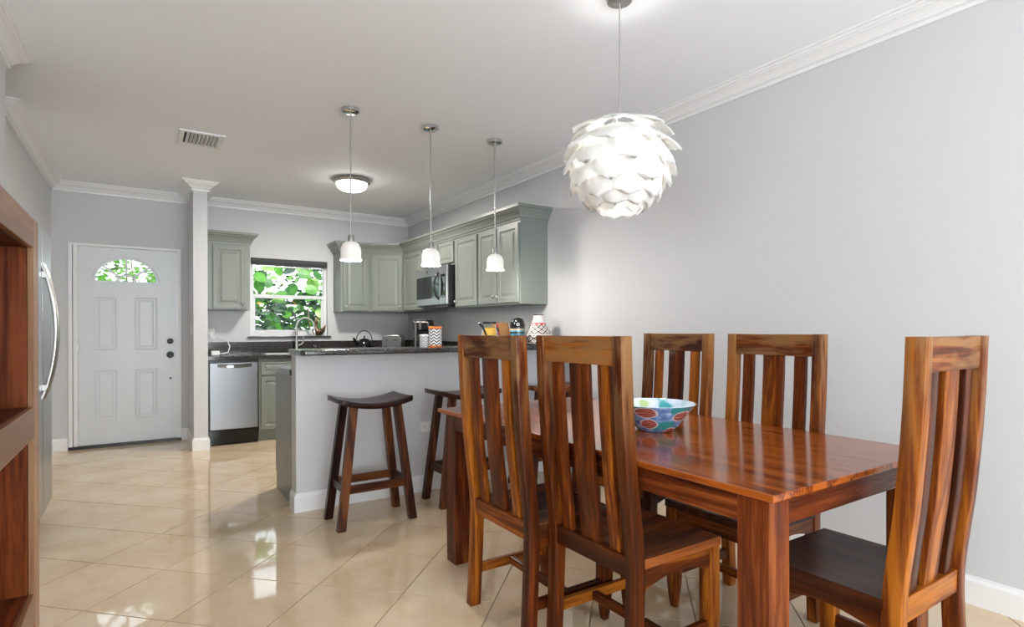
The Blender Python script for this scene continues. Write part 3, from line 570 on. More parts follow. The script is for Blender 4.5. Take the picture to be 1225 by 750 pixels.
bm = BM(); lathe(bm, [(.022, 0), (.022, .008), (.011, .012), (.011, .07), (.02, .075), (.02, .085), (.002, .088)], 14, (1.79, 7.12, WT1 + .0005), cap0=True, cap1=True); tube(bm, [(1.79, 7.12, 1.015), (1.76, 7.08, 1.018)], .006, 8); obj('soap_pump', bm, 'chrome', smooth=True, label='small chrome soap pump beside the faucet', cat='soap pump')
# refrigerator
RX, RY0, RY1, RZ = -.5, 4.03, 4.83, 1.83
t = thing('refrigerator', 'stainless side-by-side refrigerator with bowed handles in the alcove', 'refrigerator', (-.9, 4.43, 0))
obj('body', box(BM(), -1.25, RX - .055, RY0, RY1, .04, RZ - .015), 'fridge_steel', t, bevel=.004, world=True)
for y0, y1, hy in ((RY0, 4.427, 4.385), (4.433, RY1, 4.475)):
    d = obj('door', box(BM(), RX - .05, RX, y0, y1, .085, RZ), 'fridge_steel', t, bevel=.012, segs=3, world=True)
    pts = [(RX - .002 + .068 * math.sin(math.pi * i / 16) ** .8, hy, .79 + .82 * i / 16) for i in range(17)]
    bm = BM(); tube(bm, pts, .012, 10); obj('handle', bm, 'nickel', d, smooth=True, world=True)
    bm = BM()
    for z in (.86, 1.54): box(bm, RX - .001, RX + .022, hy - .013, hy + .013, z - .02, z + .02)
    obj('handle_bracket', bm, 'nickel', d, bevel=.003, world=True)
obj('base_grille', box(BM(), -1.2, RX - .06, RY0 + .01, RY1 - .01, 0, .08), 'black_plastic', t, world=True)
# bookcase
BX, BY0, BY1, BT = -.35, 1.50, 2.985, 1.64
t = thing('bookcase', 'chunky red-brown open bookcase with thick pale front edges by the refrigerator alcove', 'bookcase', (-.47, 2.24, 0))
def bp(name, b, mat, **kw): return obj(name, b, mat, t, bevel=.003, world=True, **kw)
for y0, y1 in ((BY0, BY0 + .125), (BY1 - .125, BY1)): 
    s = bp('side_panel', box(BM(), XN + .02, BX - .021, y0, y1, 0, BT - .001), 'case_wood_z'); obj('front_stile', box(BM(), BX - .02, BX, y0, y1, 0, BT), 'case_front_z', s, bevel=.003, world=True)
bp('back_panel', box(BM(), XN + .003, XN + .018, BY0, BY1, .02, BT - .001), 'case_wood_z')
for nm, z0, z1 in (('plinth_shelf', .06, .178), ('shelf', .785, .905), ('top', 1.524, BT - .001)):
    s = bp(nm, box(BM(), XN + .02, BX - .021, BY0 + .126, BY1 - .126, z0, z1), 'case_wood_y'); obj('front_rail', box(BM(), BX - .02, BX, BY0 + .1255, BY1 - .1255, z0, z1), 'case_front_y', s, bevel=.003, world=True)
# ------------------------------------------------------------------ dining table
TX0, TX1, TY0, TY1, TZ = 1.317, 2.28, .82, 2.735, .785
t = thing('dining_table', 'long polished red-brown wooden dining table with thick square legs', 'table', ((TX0 + TX1) / 2, (TY0 + TY1) / 2, 0))
obj('tabletop', box(BM(), TX0, TX1, TY0, TY1, TZ - .02, TZ), 'table_top_wood', t, bevel=.004, segs=3, world=True)
for x0, x1, a in ((1.334, 1.36, 'y'), (2.237, 2.263, 'y')): obj('apron', box(BM(), x0, x1, .935, 2.565, .69, TZ - .0205), 'table_wood_y', t, bevel=.002, world=True)
for y0, y1 in ((.842, .868), (2.634, 2.66)): obj('apron', box(BM(), 1.424, 2.173, y0, y1, .69, TZ - .0205), 'table_wood_x', t, bevel=.002, world=True)
for x0 in (1.332, 2.175):
    for y0, y1 in ((.84, .936), (2.565, 2.662)):
        bm = BM(); loft(bm, [[(x0 + a + (s * .004 if z == 0 else 0), b, z) for a, b, s in ((0, y0, 1), (.09, y0, -1), (.09, y1, -1), (0, y1, 1))] for z in (0, .2, TZ - .0205)]); obj('leg', bm, 'table_wood_z', t, bevel=.004, world=True)
# ------------------------------------------------------------------ chairs
EP = [(0, 0), (.12, .006), (.245, .012), (.34, .016), (.41, .018), (.47, .016), (.53, .010), (.60, .001), (.70, -.012), (.80, -.021), (.90, -.029), (1.0, -.035), (1.09, -.039), (1.18, -.042)]
def E_(z):
    for (z0, e0), (z1, e1) in zip(EP, EP[1:]):
        if z <= z1: return e0 + (e1 - e0) * (z - z0) / (z1 - z0)
    return EP[-1][1]
def sweep(z0, z1, n, y0, y1, dx, dep):
    bm = BM(); zs = [z0 + (z1 - z0) * i / n for i in range(n + 1)]
    loft(bm, [[(E_(z) + dx, y0, z), (E_(z) + dx + dep, y0, z), (E_(z) + dx + dep, y1, z), (E_(z) + dx, y1, z)] for z in zs]); return bm
def chair(label, loc, rz, W, top=1.181):
    t = thing('dining_chair', label, 'chair', loc, rz, group='slat-back dining chairs round the table'); h = W / 2; pw = .042
    for s in (-1, 1):
        y0, y1 = (h - pw, h) if s > 0 else (-h, -h + pw)
        obj('rear_post', sweep(0, top, 26, y0, y1, 0, .050), 'chair_wood_z', t, bevel=.003, smooth=True)
    obj('top_rail', sweep(1.086, top - .001, 4, -h + pw, h - pw, .006, .036), 'chair_wood_y', t, bevel=.003)
    obj('back_rail', sweep(.402, .472, 3, -h + pw, h - pw, .006, .036), 'chair_wood_y', t, bevel=.003)
    for c, w in ((-.275 * W, .050), (0, .094), (.275 * W, .050)):
        obj('slat', sweep(.470, 1.088, 16, c - w / 2, c + w / 2, 0.013, .022), 'slat_wood', t, bevel=.002, smooth=True)
    # seat with a shallow dish
    bm = BM(); nx, ny = 8, 8; x0, x1 = .062, .445; top_v = []; bot = []
    for i in range(nx + 1):
        for j in range(ny + 1):
            a, b = i / nx, j / ny; x = x0 + (x1 - x0) * a; y = -h + W * b; d = .012 * (math.sin(math.pi * b) ** .7) * math.sin(math.pi * min(1, a * .92 + .08)) ** .6
            top_v.append(bm.verts.new((x, y, .466 - d)))
    for i in range(nx):
        for j in range(ny):
            k0 = i * (ny + 1) + j; bm.faces.new((top_v[k0], top_v[k0 + ny + 1], top_v[k0 + ny + 2], top_v[k0 + 1]))
    edge = [j for j in range(ny + 1)] + [i * (ny + 1) + ny for i in range(1, nx + 1)] + [nx * (ny + 1) + j for j in range(ny - 1, -1, -1)] + [i * (ny + 1) for i in range(nx - 1, 0, -1)]
    low = [bm.verts.new((top_v[k].co.x, top_v[k].co.y, .436)) for k in edge]
    for a in range(len(edge)): b = (a + 1) % len(edge); bm.faces.new((top_v[edge[a]], top_v[edge[b]], low[b], low[a]))
    bm.faces.new(low); obj('seat', bm, 'seat_wood', t, smooth=True)
    for s in (-1, 1):
        bm = BM(); ya, yb = sorted((s * (h - .004), s * (h - .032))); N = 12
        loft(bm, [[(.056 + .335 * i / N, y, z) for y, z in ((ya, .436), (yb, .436), (yb, .362 + .032 * math.sin(math.pi * i / N)), (ya, .362 + .032 * math.sin(math.pi * i / N)))] for i in range(N + 1)]); obj('side_apron', bm, 'chair_wood_x', t, bevel=.002)
        y0, y1 = sorted((s * h, s * (h - .05))); sq = lambda z, d: [(.388 + d, y0 + d, z), (.440 - d, y0 + d, z), (.440 - d, y1 - d, z), (.388 + d, y1 - d, z)]
        bm = BM(); loft(bm, [sq(0, .013), sq(.03, .009), sq(.10, .003), sq(.18, 0), sq(.4355, 0)]); obj('front_leg', bm, 'chair_wood_z', t, bevel=.003, smooth=True)
        y0, y1 = sorted((s * (h - .010), s * (h - .034))); obj('side_stretcher', box(BM(), .052, .392, y0, y1, .135, .175), 'chair_wood_x', t, bevel=.003)
    obj('front_apron', box(BM(), .402, .428, -h + .05, h - .05, .375, .436), 'chair_wood_y', t, bevel=.002)
    obj('cross_stretcher', box(BM(), .205, .230, -h + .034, h - .034, .138, .172), 'chair_wood_y', t, bevel=.003)
    return t
chair('wooden slat-back dining chair on the stool side, closer to the bar stools', (1.192, 1.958, 0), 0, .46)
chair('weathered wooden slat-back dining chair on the stool side, next to the end chair', (1.277, 1.4976, 0), 0, .448)
chair('wooden slat-back dining chair on the wall side of the table, behind the painted bowl', (2.458, 2.11, 0), math.pi, .452)
chair('wooden slat-back dining chair on the wall side of the table, nearer the end chair', (2.348, 1.468, 0), math.pi, .447)
chair('wooden slat-back dining chair standing alone at the end of the table', (1.897, .67, 0), math.pi / 2, .43)
# ------------------------------------------------------------------ bar stools
def stool(label, cx, cyy):
    t = thing('bar_stool', label, 'stool', (cx, cyy, 0), group='dark wooden saddle stools at the bar')
    L, D = .225, .165; bm = BM(); N = 16; loops = []
    for i in range(N + 1):
        x = -L + 2 * L * i / N; k = (x / L) ** 2; z = .752 + .036 * k
        loops.append([(x, -D, z - .034), (x, D, z - .034), (x, D, z), (x, D * .5, z - .004), (x, -D * .5, z - .004), (x, -D, z)])
    loft(bm, loops); obj('seat', bm, 'stool_wood_x', t, bevel=.004, smooth=True)
    def leg_at(sx, sy, z):
        f = z / .735; return (sx * (.228 - .088 * f), sy * (.140 - .038 * f))
    for sx in (-1, 1):
        for sy in (-1, 1):
            bm = BM(); loft(bm, [[(leg_at(sx, sy, z)[0] + a * .025, leg_at(sx, sy, z)[1] + b * .022, z) for a, b in ((-1, -1), (1, -1), (1, 1), (-1, 1))] for z in (0, .735)]); obj('leg', bm, 'stool_wood_z', t, bevel=.003)
    xa, ya = leg_at(1, 1, .235)
    for s in (-1, 1):
        y = s * ya; obj('stretcher', box(BM(), -xa + .019, xa - .019, y - .011, y + .011, .212, .262), 'stool_wood_x', t, bevel=.002)
        x = s * xa; obj('stretcher', box(BM(), x - .011, x + .011, -ya + .017, ya - .017, .215, .265), 'stool_wood_y', t, bevel=.002)
    return t
stool('dark wooden saddle stool standing alone before the open end of the bar', 1.222, 3.52)
stool('dark wooden saddle stool by the bar, half hidden by the table corner', 1.925, 3.575)
stool('dark wooden saddle stool in the corner where the bar meets the wall', 2.66, 3.575)
# ------------------------------------------------------------------ dining pendant with petals
LX, LY, LZ = 1.805, 1.864, 1.935
t = thing('petal_pendant', 'white layered petal pendant lamp glowing over the dining table', 'lamp', (LX, LY, 1.70))
bm = BM(); lathe(bm, [(.001, -.026), (.02, -.026), (.055, -.018), (.06, -.004), (.06, 0)], 24, (LX, LY, CZ), cap1=True); obj('canopy', bm, 'nickel', t, smooth=True, world=True)
bm = BM(); tube(bm, [(LX, LY, CZ - .02), (LX, LY, 2.13)], .0028, 8); obj('cord', bm, 'nickel', t, world=True)
bm = BM(); lathe(bm, [(.004, .05), (.018, .045), (.020, 0), (.020, -.03), (.001, -.03)], 16, (LX, LY, 2.09), cap0=True); obj('socket', bm, 'nickel', t, smooth=True, world=True)
bm = BM(); lathe(bm, [(.001, .0), (.014, .0), (.016, -.03), (.032, -.07), (.034, -.09), (.024, -.115), (.001, -.125)], 16, (LX, LY, 2.065)); obj('bulb', bm, 'bulb_glow', t, smooth=True, world=True)
bm = BM()
for k in range(5):
    a = 2 * math.pi * k / 5; tube(bm, [(LX, LY, 2.10)] + [(LX + r * math.cos(a), LY + r * math.sin(a), z) for r, z in ((.10, 2.13), (.19, 2.06), (.20, 1.95), (.16, 1.82), (.08, 1.755))], .002, 6)
obj('frame_wires', bm, 'petal', t, world=True)
def petal(th0, th1, da, r0, r1, name='petal'):
    """shell patch hung at polar angle th0, its pointed tip at th1"""
    bm = BM(); nu, nv = 8, 8; rows = []
    for i in range(nv + 1):
        v = i / nv; th = th0 + (th1 - th0) * v; r = r0 + (r1 - r0) * v ** 1.5
        wf = 1.0 if v < .45 else max(0.0, math.cos((v - .45) / .55 * math.pi / 2)) ** .62
        wf *= .72 + .28 * math.sin(min(1, v / .45) * math.pi / 2)
        row = []
        for j in range(nu + 1):
            s = (j / nu * 2 - 1); a = da * s * wf / max(.35, math.sin(th)); rr = r - .010 * s * s * (1 if v > .1 else .6)
            row.append((rr * math.sin(th) * math.cos(a), rr * math.sin(th) * math.sin(a), rr * math.cos(th)))
        rows.append(row)
    V = [[bm.verts.new(p) for p in row] for row in rows]
    V2 = [[bm.verts.new(Vector(p) * (1 - .0016 / Vector(p).length)) for p in row] for row in rows]
    for i in range(nv):
        for j in range(nu): bm.faces.new((V[i][j], V[i][j + 1], V[i + 1][j + 1], V[i + 1][j])); bm.faces.new((V2[i][j], V2[i + 1][j], V2[i + 1][j + 1], V2[i][j + 1]))
    for i in range(nv): bm.faces.new((V[i][0], V[i + 1][0], V2[i + 1][0], V2[i][0])); bm.faces.new((V[i][nu], V2[i][nu], V2[i + 1][nu], V[i + 1][nu]))
    for j in range(nu): bm.faces.new((V[0][j], V2[0][j], V2[0][j + 1], V[0][j + 1])); bm.faces.new((V[nv][j], V[nv][j + 1], V2[nv][j + 1], V2[nv][j]))
    bmesh.ops.remove_doubles(bm, verts=bm.verts, dist=.00002)
    return finish(bm, name, 'petal', smooth=True)
ROWS = [(20, 60, 7, .215, .285, 0.0), (38, 80, 8, .200, .280, .5), (56, 99, 8, .198, .268, 0.0), (76, 117, 8, .194, .256, .5), (95, 134, 8, .192, .244, 0.0), (113, 148, 8, .195, .236, .5), (130, 161, 7, .200, .232, 0.0)]
for th0, th1, npet, r0, r1, ph in ROWS:
    me = petal(R(th0), R(th1), R(28), r0, r1)
    for k in range(npet):
        o = bpy.data.objects.new('petal', me); COL.objects.link(o); o.parent = t; o.location = (0, 0, LZ - 1.70); o.rotation_euler = (0, 0, 2 * math.pi * (k + ph) / npet + .25)
light('petal_pendant_light', 'POINT', (LX, LY, 1.935), 13, (1.0, 0.96, 0.91), shadow_soft_size=.05)
# ------------------------------------------------------------------ bar pendants
def pendant(label, x, y):
    t = thing('glass_pendant', label, 'lamp', (x, y, 1.67), group='small glass pendants over the bar')
    bm = BM(); lathe(bm, [(.001, -.030), (.045, -.029), (.058, -.022), (.060, -.004), (.060, 0)], 28, (x, y, CZ), cap1=True); obj('canopy', bm, 'chrome', t, smooth=True, world=True)
    bm = BM(); tube(bm, [(x, y, CZ - .028), (x, y, 1.845)], .0055, 10); obj('rod', bm, 'nickel', t, smooth=True, world=True)
    bm = BM(); lathe(bm, [(.006, .035), (.016, .032), (.021, .022), (.022, -.018), (.001, -.018)], 18, (x, y, 1.815), cap0=True); obj('cap', bm, 'nickel', t, smooth=True, world=True)
    bm = BM(); N = 48; prof = [(.021, 1.800), (.034, 1.797), (.052, 1.783), (.064, 1.760), (.067, 1.735), (.066, 1.705), (.068, 1.690), (.072, 1.674)]
    rings = []
    for q, (r, z) in enumerate(prof):
        rings.append([(x + (r + (.0022 * math.cos(12 * 2 * math.pi * i / N) if q == 7 else 0)) * math.cos(2 * math.pi * i / N), y + (r + (.0022 * math.cos(12 * 2 * math.pi * i / N) if q == 7 else 0)) * math.sin(2 * math.pi * i / N), z + (.004 * math.cos(12 * 2 * math.pi * i / N) if q == 7 else 0)) for i in range(N)])
    inner = [[(x + (p[0] - x) * .955, y + (p[1] - y) * .955, p[2] - (.002 if k < 3 else 0)) for p in rg] for k, rg in enumerate(rings)]
    loft(bm, rings + inner[::-1], cap=False); obj('shade', bm, 'lit_glass', t, smooth=True, world=True)
    bm = BM(); lathe(bm, [(.001, .0), (.012, .0), (.014, -.02), (.026, -.05), (.022, -.072), (.001, -.08)], 14, (x, y, 1.798)); obj('bulb', bm, 'bulb_glow', t, smooth=True, world=True)
    light('glass_pendant_light', 'POINT', (x, y, 1.665), 10, (1.0, 0.95, 0.89), shadow_soft_size=.04)
pendant('small white glass pendant hung over the open end of the bar', 1.184, 3.785)
pendant('small white glass pendant hung between the two others over the bar', 1.777, 3.793)
pendant('small white glass pendant hung over the wall end of the bar', 2.335, 3.80)
t = thing('ceiling_light', 'round flush ceiling light with a nickel rim in the kitchen', 'lamp', (1.744, 5.54, CZ - .09))
bm = BM(); lathe(bm, [(.150, 0), (.176, -.012), (.180, -.030), (.170, -.042), (.152, -.046), (.146, -.042)], 40, (1.744, 5.54, CZ)); obj('rim', bm, 'nickel', t, smooth=True, world=True)
bm = BM(); lathe(bm, [(.148, -.038), (.147, -.060), (.136, -.084), (.11, -.104), (.065, -.118), (.001, -.123)], 40, (1.744, 5.54, CZ)); obj('diffuser', bm, 'dome_glow', t, smooth=True, world=True)
light('ceiling_light_lamp', 'AREA', (1.744, 5.54, CZ - .127), 34, (1.0, 0.95, 0.87), shape='DISK', size=.26)
# ceiling vent
t = thing('ceiling_vent', 'white louvred air vent set in the ceiling', 'vent', (.393, 5.01, CZ - .02))
vx0, vx1, vy0, vy1 = .241, .545, 4.826, 5.194; bm = BM(); z0 = CZ - .012
for a in ((vx0, vx0 + .035, vy0, vy1), (vx1 - .035, vx1, vy0, vy1), (vx0 + .035, vx1 - .035, vy0, vy0 + .035), (vx0 + .035, vx1 - .035, vy1 - .035, vy1)): box(bm, *a, z0, CZ - .0005)
obj('frame', bm, 'trim_paint', t, bevel=.003, world=True); obj('duct_shade', box(BM(), vx0 + .035, vx1 - .035, vy0 + .035, vy1 - .035, CZ - .002, CZ - .0005), 'shadow_gap', t, world=True)  # flat dark sheet stands for the shade inside the vent
for k in range(9):
    x = vx0 + .05 + k * .0255; bm = BM(); loft(bm, [[(x, y, CZ - .003), (x + .003, y, CZ - .003), (x + .017, y, CZ - .018), (x + .014, y, CZ - .018)] for y in (vy0 + .035, vy1 - .035)]); obj('louvre', bm, 'trim_paint', t, world=True)

# ------------------------------------------------------------------ things on the table and the bar
bx, by = 1.79, 1.64
t = thing('ceramic_bowl', 'blue ceramic bowl painted with dark pink flowers on the dining table', 'bowl', (bx, by, TZ + .0005))
bm = BM(); lathe(bm, [(.072, 0), (.078, .004), (.098, .026), (.128, .070), (.158, .108), (.161, .111)], 40, cap0=True, uv=True); obj('outside', bm, 'painted_ceramic', t, smooth=True)
bm = BM(); lathe(bm, [(.161, .111), (.159, .1125), (.154, .108), (.122, .068), (.092, .028), (.06, .012), (.001, .010)], 40); obj('inside', bm, 'painted_ceramic_inside', t, smooth=True)
BZ = 1.0765
t = thing('tagine_vase', 'white conical vase with a black lattice pattern and a red zigzag band', 'vase', (2.82, 3.89, BZ))
bm = BM(); lathe(bm, [(.10, 0), (.118, .012), (.122, .05), (.128, .07), (.116, .085), (.092, .125), (.066, .170), (.050, .205), (.043, .230), (.044, .250)], 36, cap0=True, uv=True); obj('body', bm, 'patterned_vase', t, smooth=True)
bm = BM(); lathe(bm, [(.044, .249), (.048, .252), (.048, .256), (.038, .257), (.036, .22)], 36); obj('rim', bm, 'dark_metal', t, smooth=True)
t = thing('glass_jar', 'round black jar with blue and cream bands beside the patterned vase', 'jar', (2.612, 3.90, BZ))
bm = BM(); lathe(bm, [(.045, 0), (.056, .006), (.060, .03), (.060, .115)], 30, cap0=True, uv=True); obj('body', bm, 'black_glass', t, smooth=True)
bm = BM(); lathe(bm, [(.0612, .080), (.0612, .150)], 30, uv=True); obj('band', bm, 'striped_print', t, smooth=True)
bm = BM(); lathe(bm, [(.061, .150), (.063, .165), (.060, .190), (.045, .215), (.02, .226), (.001, .228)], 30); obj('lid', bm, 'black_enamel', t, smooth=True)
bm = BM(); lathe(bm, [(.013, 0), (.013, .003), (.008, .004), (.008, .003)], 18); bmesh.ops.rotate(bm, verts=bm.verts, cent=(0, 0, 0), matrix=Matrix.Rotation(R(90), 3, 'X')); bmesh.ops.rotate(bm, verts=bm.verts, cent=(0, 0, 0), matrix=Matrix.Rotation(R(-30), 3, 'Z')); bmesh.ops.translate(bm, verts=bm.verts, vec=(-.031, -.054, .172)); obj('emblem', bm, 'white_plastic', t, smooth=True)
t = thing('glass_canister', 'clear glass canister of yellow pasta leaning among the utensils on the bar', 'canister', (2.355, 3.92, BZ))
bm = BM(); lathe(bm, [(.050, 0), (.064, .01), (.068, .09), (.058, .15), (.050, .172), (.052, .178)], 28, cap0=True); obj('glass', bm, 'pane_glass', t, smooth=True)
bm = BM(); lathe(bm, [(.046, .006), (.060, .014), (.064, .09), (.060, .135), (.03, .145), (.001, .148)], 28, cap0=True); obj('contents', bm, 'yellow_pasta', t, smooth=True)
bm = BM(); lathe(bm, [(.054, .176), (.056, .180), (.054, .192), (.001, .194)], 28, cap0=True); obj('lid', bm, 'black_plastic', t, smooth=True)
t = thing('sauce_bottle', 'small bottle with a red label beside the yellow canister', 'bottle', (2.438, 3.94, BZ))
bm = BM(); lathe(bm, [(.018, 0), (.021, .004), (.021, .11), (.012, .135), (.011, .155)], 20, cap0=True); obj('body', bm, 'black_glass', t, smooth=True)
bm = BM(); lathe(bm, [(.0216, .03), (.0216, .17 - .06)], 20); obj('label_wrap', bm, 'red_label', t, smooth=True)
bm = BM(); lathe(bm, [(.013, .150), (.013, .175), (.001, .176)], 20); obj('cap', bm, 'red_label', t, smooth=True)
bm = BM(); tube(bm, [(2.28, 3.80, BZ + .008), (2.255, 3.80, BZ + .08), (2.22, 3.80, BZ + .15), (2.185, 3.80, BZ + .18)], [.006, .007, .008, .010], 10); lathe(bm, [(.001, 0), (.02, .002), (.03, .012), (.032, .022)], 18, (2.295, 3.80, BZ)); obj('ladle', bm, 'black_plastic', smooth=True, label='black ladle sticking out beside the yellow canister', cat='ladle')
bm = BM(); loft(bm, [[(2.45 + a * .16, y, BZ + .002 + z) for a in (0, 1)] + [(2.45 + .16, y + .014, BZ + .002 + z), (2.45, y + .014, BZ + .002 + z)] for y, z in ((3.975, 0), (4.04, .188))]); obj('cutting_board', bm, 'board_wood', bevel=.003, label='upright brown wooden cutting board behind the black jar', cat='cutting board')
t = thing('storage_tin', 'tall chevron-patterned tin with orange rims on the bar', 'tin', (1.872, 3.92, BZ))
bm = BM(); lathe(bm, [(.049, 0), (.049, .138)], 30, cap0=True, uv=True); obj('body', bm, 'chevron_print', t, smooth=True)
bm = BM(); lathe(bm, [(.050, .136), (.051, .139), (.051, .150), (.046, .153), (.001, .153)], 30); obj('lid', bm, 'orange_band', t, smooth=True)
bm = BM(); lathe(bm, [(.050, .000), (.051, .002), (.051, .009), (.050, .010)], 30); obj('bottom_rim', bm, 'orange_band', t, smooth=True)
t = thing('storage_tin', 'short chevron-patterned tin tucked beside the taller one on the bar', 'tin', (1.815, 3.985, BZ))
bm = BM(); lathe(bm, [(.040, 0), (.040, .085)], 26, cap0=True, uv=True); obj('body', bm, 'chevron_print', t, smooth=True)
bm = BM(); lathe(bm, [(.041, .083), (.0415, .092), (.001, .094)], 26); obj('lid', bm, 'white_plastic', t, smooth=True)
# on the worktop
WZ = WT1 + .0005
t = thing('kettle', 'black enamel stovetop kettle with a hoop handle on the worktop', 'kettle', (2.31, 6.86, WZ))
bm = BM(); lathe(bm, [(.085, 0), (.098, .01), (.100, .06), (.085, .12), (.055, .155), (.03, .165), (.001, .167)], 30, cap0=True); obj('body', bm, 'black_enamel', t, smooth=True)
bm = BM(); tube(bm, [(-.085 + .0, 0, .09), (-.115, -.01, .13), (-.14, -.015, .175)], [.022, .017, .012], 12); obj('spout', bm, 'black_enamel', t, smooth=True)
bm = BM(); tube(bm, [(.098 * math.cos(R(a)) * 1.05, 0, .13 + .135 * math.sin(R(a))) for a in range(-10, 191, 20)], .0055, 8); obj('handle', bm, 'dark_metal', t, smooth=True)
bm = BM(); lathe(bm, [(.014, .165), (.008, .175), (.016, .190), (.012, .203), (.001, .206)], 16); obj('lid_knob', bm, 'chrome', t, smooth=True)
t = thing('toaster', 'brushed steel two-slot toaster on the worktop', 'toaster', (2.60, 6.62, WZ), rz=R(-33))
bm = BM(); loft(bm, [[(-.115, y, .012), (.115, y, .012), (.115, y, .15), (.108, y, .185), (.09, y, .203), (.06, y, .21), (-.06, y, .21), (-.09, y, .203), (-.108, y, .185), (-.115, y, .15)] for y in (-.14, .14)]); obj('body', bm, 'steel_z', t, bevel=.006)
for s in (-1, 1):
    obj('slot', box(BM(), -.075 if s < 0 else .02, -.02 if s < 0 else .075, -.11, .11, .205, .2108), 'black_plastic', t)
    bm = BM(); lathe(bm, [(.022, 0), (.022, .014), (.016, .018), (.001, .018)], 18, cap0=True); bmesh.ops.rotate(bm, verts=bm.verts, cent=(0, 0, 0), matrix=Matrix.Rotation(R(90), 3, 'X')); bmesh.ops.translate(bm, verts=bm.verts, vec=(s * .065, -.14, .055)); obj('dial', bm, 'black_plastic', t, smooth=True)
    obj('lever', box(BM(), s * .05 - .018, s * .05 + .018, -.165, -.139, .145, .160), 'black_plastic', t, bevel=.003)
for sx in (-.09, .09): 
    for sy in (-.11, .11): obj('foot', box(BM(), sx - .012, sx + .012, sy - .012, sy + .012, 0, .012), 'black_plastic', t)
t = thing('coffee_maker', 'black drip coffee maker with a steel front on the worktop', 'coffee maker', (2.80, 6.18, WZ), rz=R(-38))
obj('base', box(BM(), -.09, .09, -.14, .12, 0, .04), 'black_plastic', t, bevel=.006); obj('tower', box(BM(), -.09, .09, .02, .12, .04, .27), 'black_plastic', t, bevel=.006)
obj('tank_head', box(BM(), -.095, .095, -.135, .125, .27, .37), 'black_plastic', t, bevel=.012)
for x in (-.075, -.02): obj('front_strip', box(BM(), x, x + .022, -.1375, -.134, .045 if x < -.05 else .275, .365), 'steel_z', t); obj('lid', box(BM(), -.093, .093, -.133, .123, .371, .388), 'black_plastic', t, bevel=.006)
obj('control_strip', box(BM(), .012, .075, -.1375, -.134, .285, .355), 'black_glass', t)
bm = BM(); lathe(bm, [(.05, 0), (.062, .01), (.070, .07), (.058, .125), (.045, .155)], 24, (-.005, -.055, .0405), cap0=True); obj('carafe', bm, 'black_glass', t, smooth=True)
bm = BM(); lathe(bm, [(.046, .150), (.048, .160), (.03, .17), (.001, .172)], 24, (-.005, -.055, .0405)); obj('carafe_lid', bm, 'black_plastic', t, smooth=True)
bm = BM(); tube(bm, [(-.06, -.07, .18), (-.095, -.085, .18), (-.10, -.09, .12), (-.075, -.08, .08)], .008, 8); obj('carafe_handle', bm, 'black_plastic', t, smooth=True)
# bird figure on the ledge
t = thing('bird_figurine', 'bronze bird figurine with a crest and raised tail on the window ledge', 'figurine', (1.85, YB + .012, WZ0 + .0005))
bm = BM(); tube(bm, [(.085, 0, .135), (.075, 0, .115), (.055, 0, .075), (.03, 0, .055), (-.01, 0, .052), (-.035, 0, .075), (-.038, 0, .12), (-.034, 0, .155), (-.03, 0, .175), (-.03, 0, .196)], [.006, .011, .024, .044, .048, .036, .019, .020, .025, .008], 14); obj('body', bm, 'bronze', t, smooth=True)
bm = BM(); loft(bm, [[(-.045 + .04 * i / 6, -.004, .185), (-.045 + .04 * i / 6, .004, .185), (-.045 + .04 * i / 6, .003, .215 + .016 * (i % 2)), (-.045 + .04 * i / 6, -.003, .215 + .016 * (i % 2))] for i in range(7)]); obj('comb', bm, 'bronze', t)
bm = BM(); tube(bm, [(-.045, 0, .17), (-.066, 0, .163)], [.007, .001], 8); obj('beak', bm, 'bronze', t, smooth=True)
bm = BM(); lathe(bm, [(.03, 0), (.028, .006), (.012, .012), (.011, .03)], 16, cap0=True, cap1=True); obj('stand', bm, 'bronze', t, smooth=True)
bm = BM(); lathe(bm, [(.001, -.012), (.018, -.008), (.024, 0), (.018, .008), (.001, .012)], 14); bmesh.ops.scale(bm, verts=bm.verts, vec=(1.4, 1, .9)); bmesh.ops.rotate(bm, verts=bm.verts, cent=(0, 0, 0), matrix=Matrix.Rotation(R(90), 3, 'X')); bmesh.ops.translate(bm, verts=bm.verts, vec=(.005, -.044, .058)); obj('wing', bm, 'bronze', t, smooth=True)
# outlets, switch, cord
def outlet(label, o, u, w=.115, h=.075, n=2, name='wall_outlet', cat='outlet'):
    o, u = Vector(o), Vector(u); v = Vector((0, 0, 1)); nn = u.cross(v); t = thing(name, label, cat, o)
    obj('plate', nested(BM(), -u * w / 2 - v * h / 2, u, v, w, h, [(0, .0003), (0, .004), (.004, .006)]), 'white_plastic', t)
    for k in range(n):
        c = u * (w / n * (k + .5) - w / 2); s = obj('socket', nested(BM(), c - u * .014 - v * .017 + nn * .0055, u, v, .028, .034, [(0, 0), (0, .002), (.003, .003)]), 'white_plastic', t)
        bm = BM()
        for q in (-.006, .006):
            a = c + u * q + nn * .0084; loft(bm, [[a + u * x + v * z + nn * d for x, z in ((-.0012, -.005), (.0012, -.005), (.0012, .005), (-.0012, .005))] for d in (0, .0004)])
        obj('slots', bm, 'shadow_gap', s)
    return t
outlet('white double outlet on the low bar wall between the stools', (1.795, PY0, .479), (1, 0, 0))
outlet('white outlet on the wall over the dishwasher with a cord plugged in', (.655, YB, 1.165), (1, 0, 0), .075, .115, 1)
outlet('white light switch on the side of the column facing the front door', (CX0, 6.80, 1.22), (0, -1, 0), .075, .115, 1, 'light_switch', 'switch')
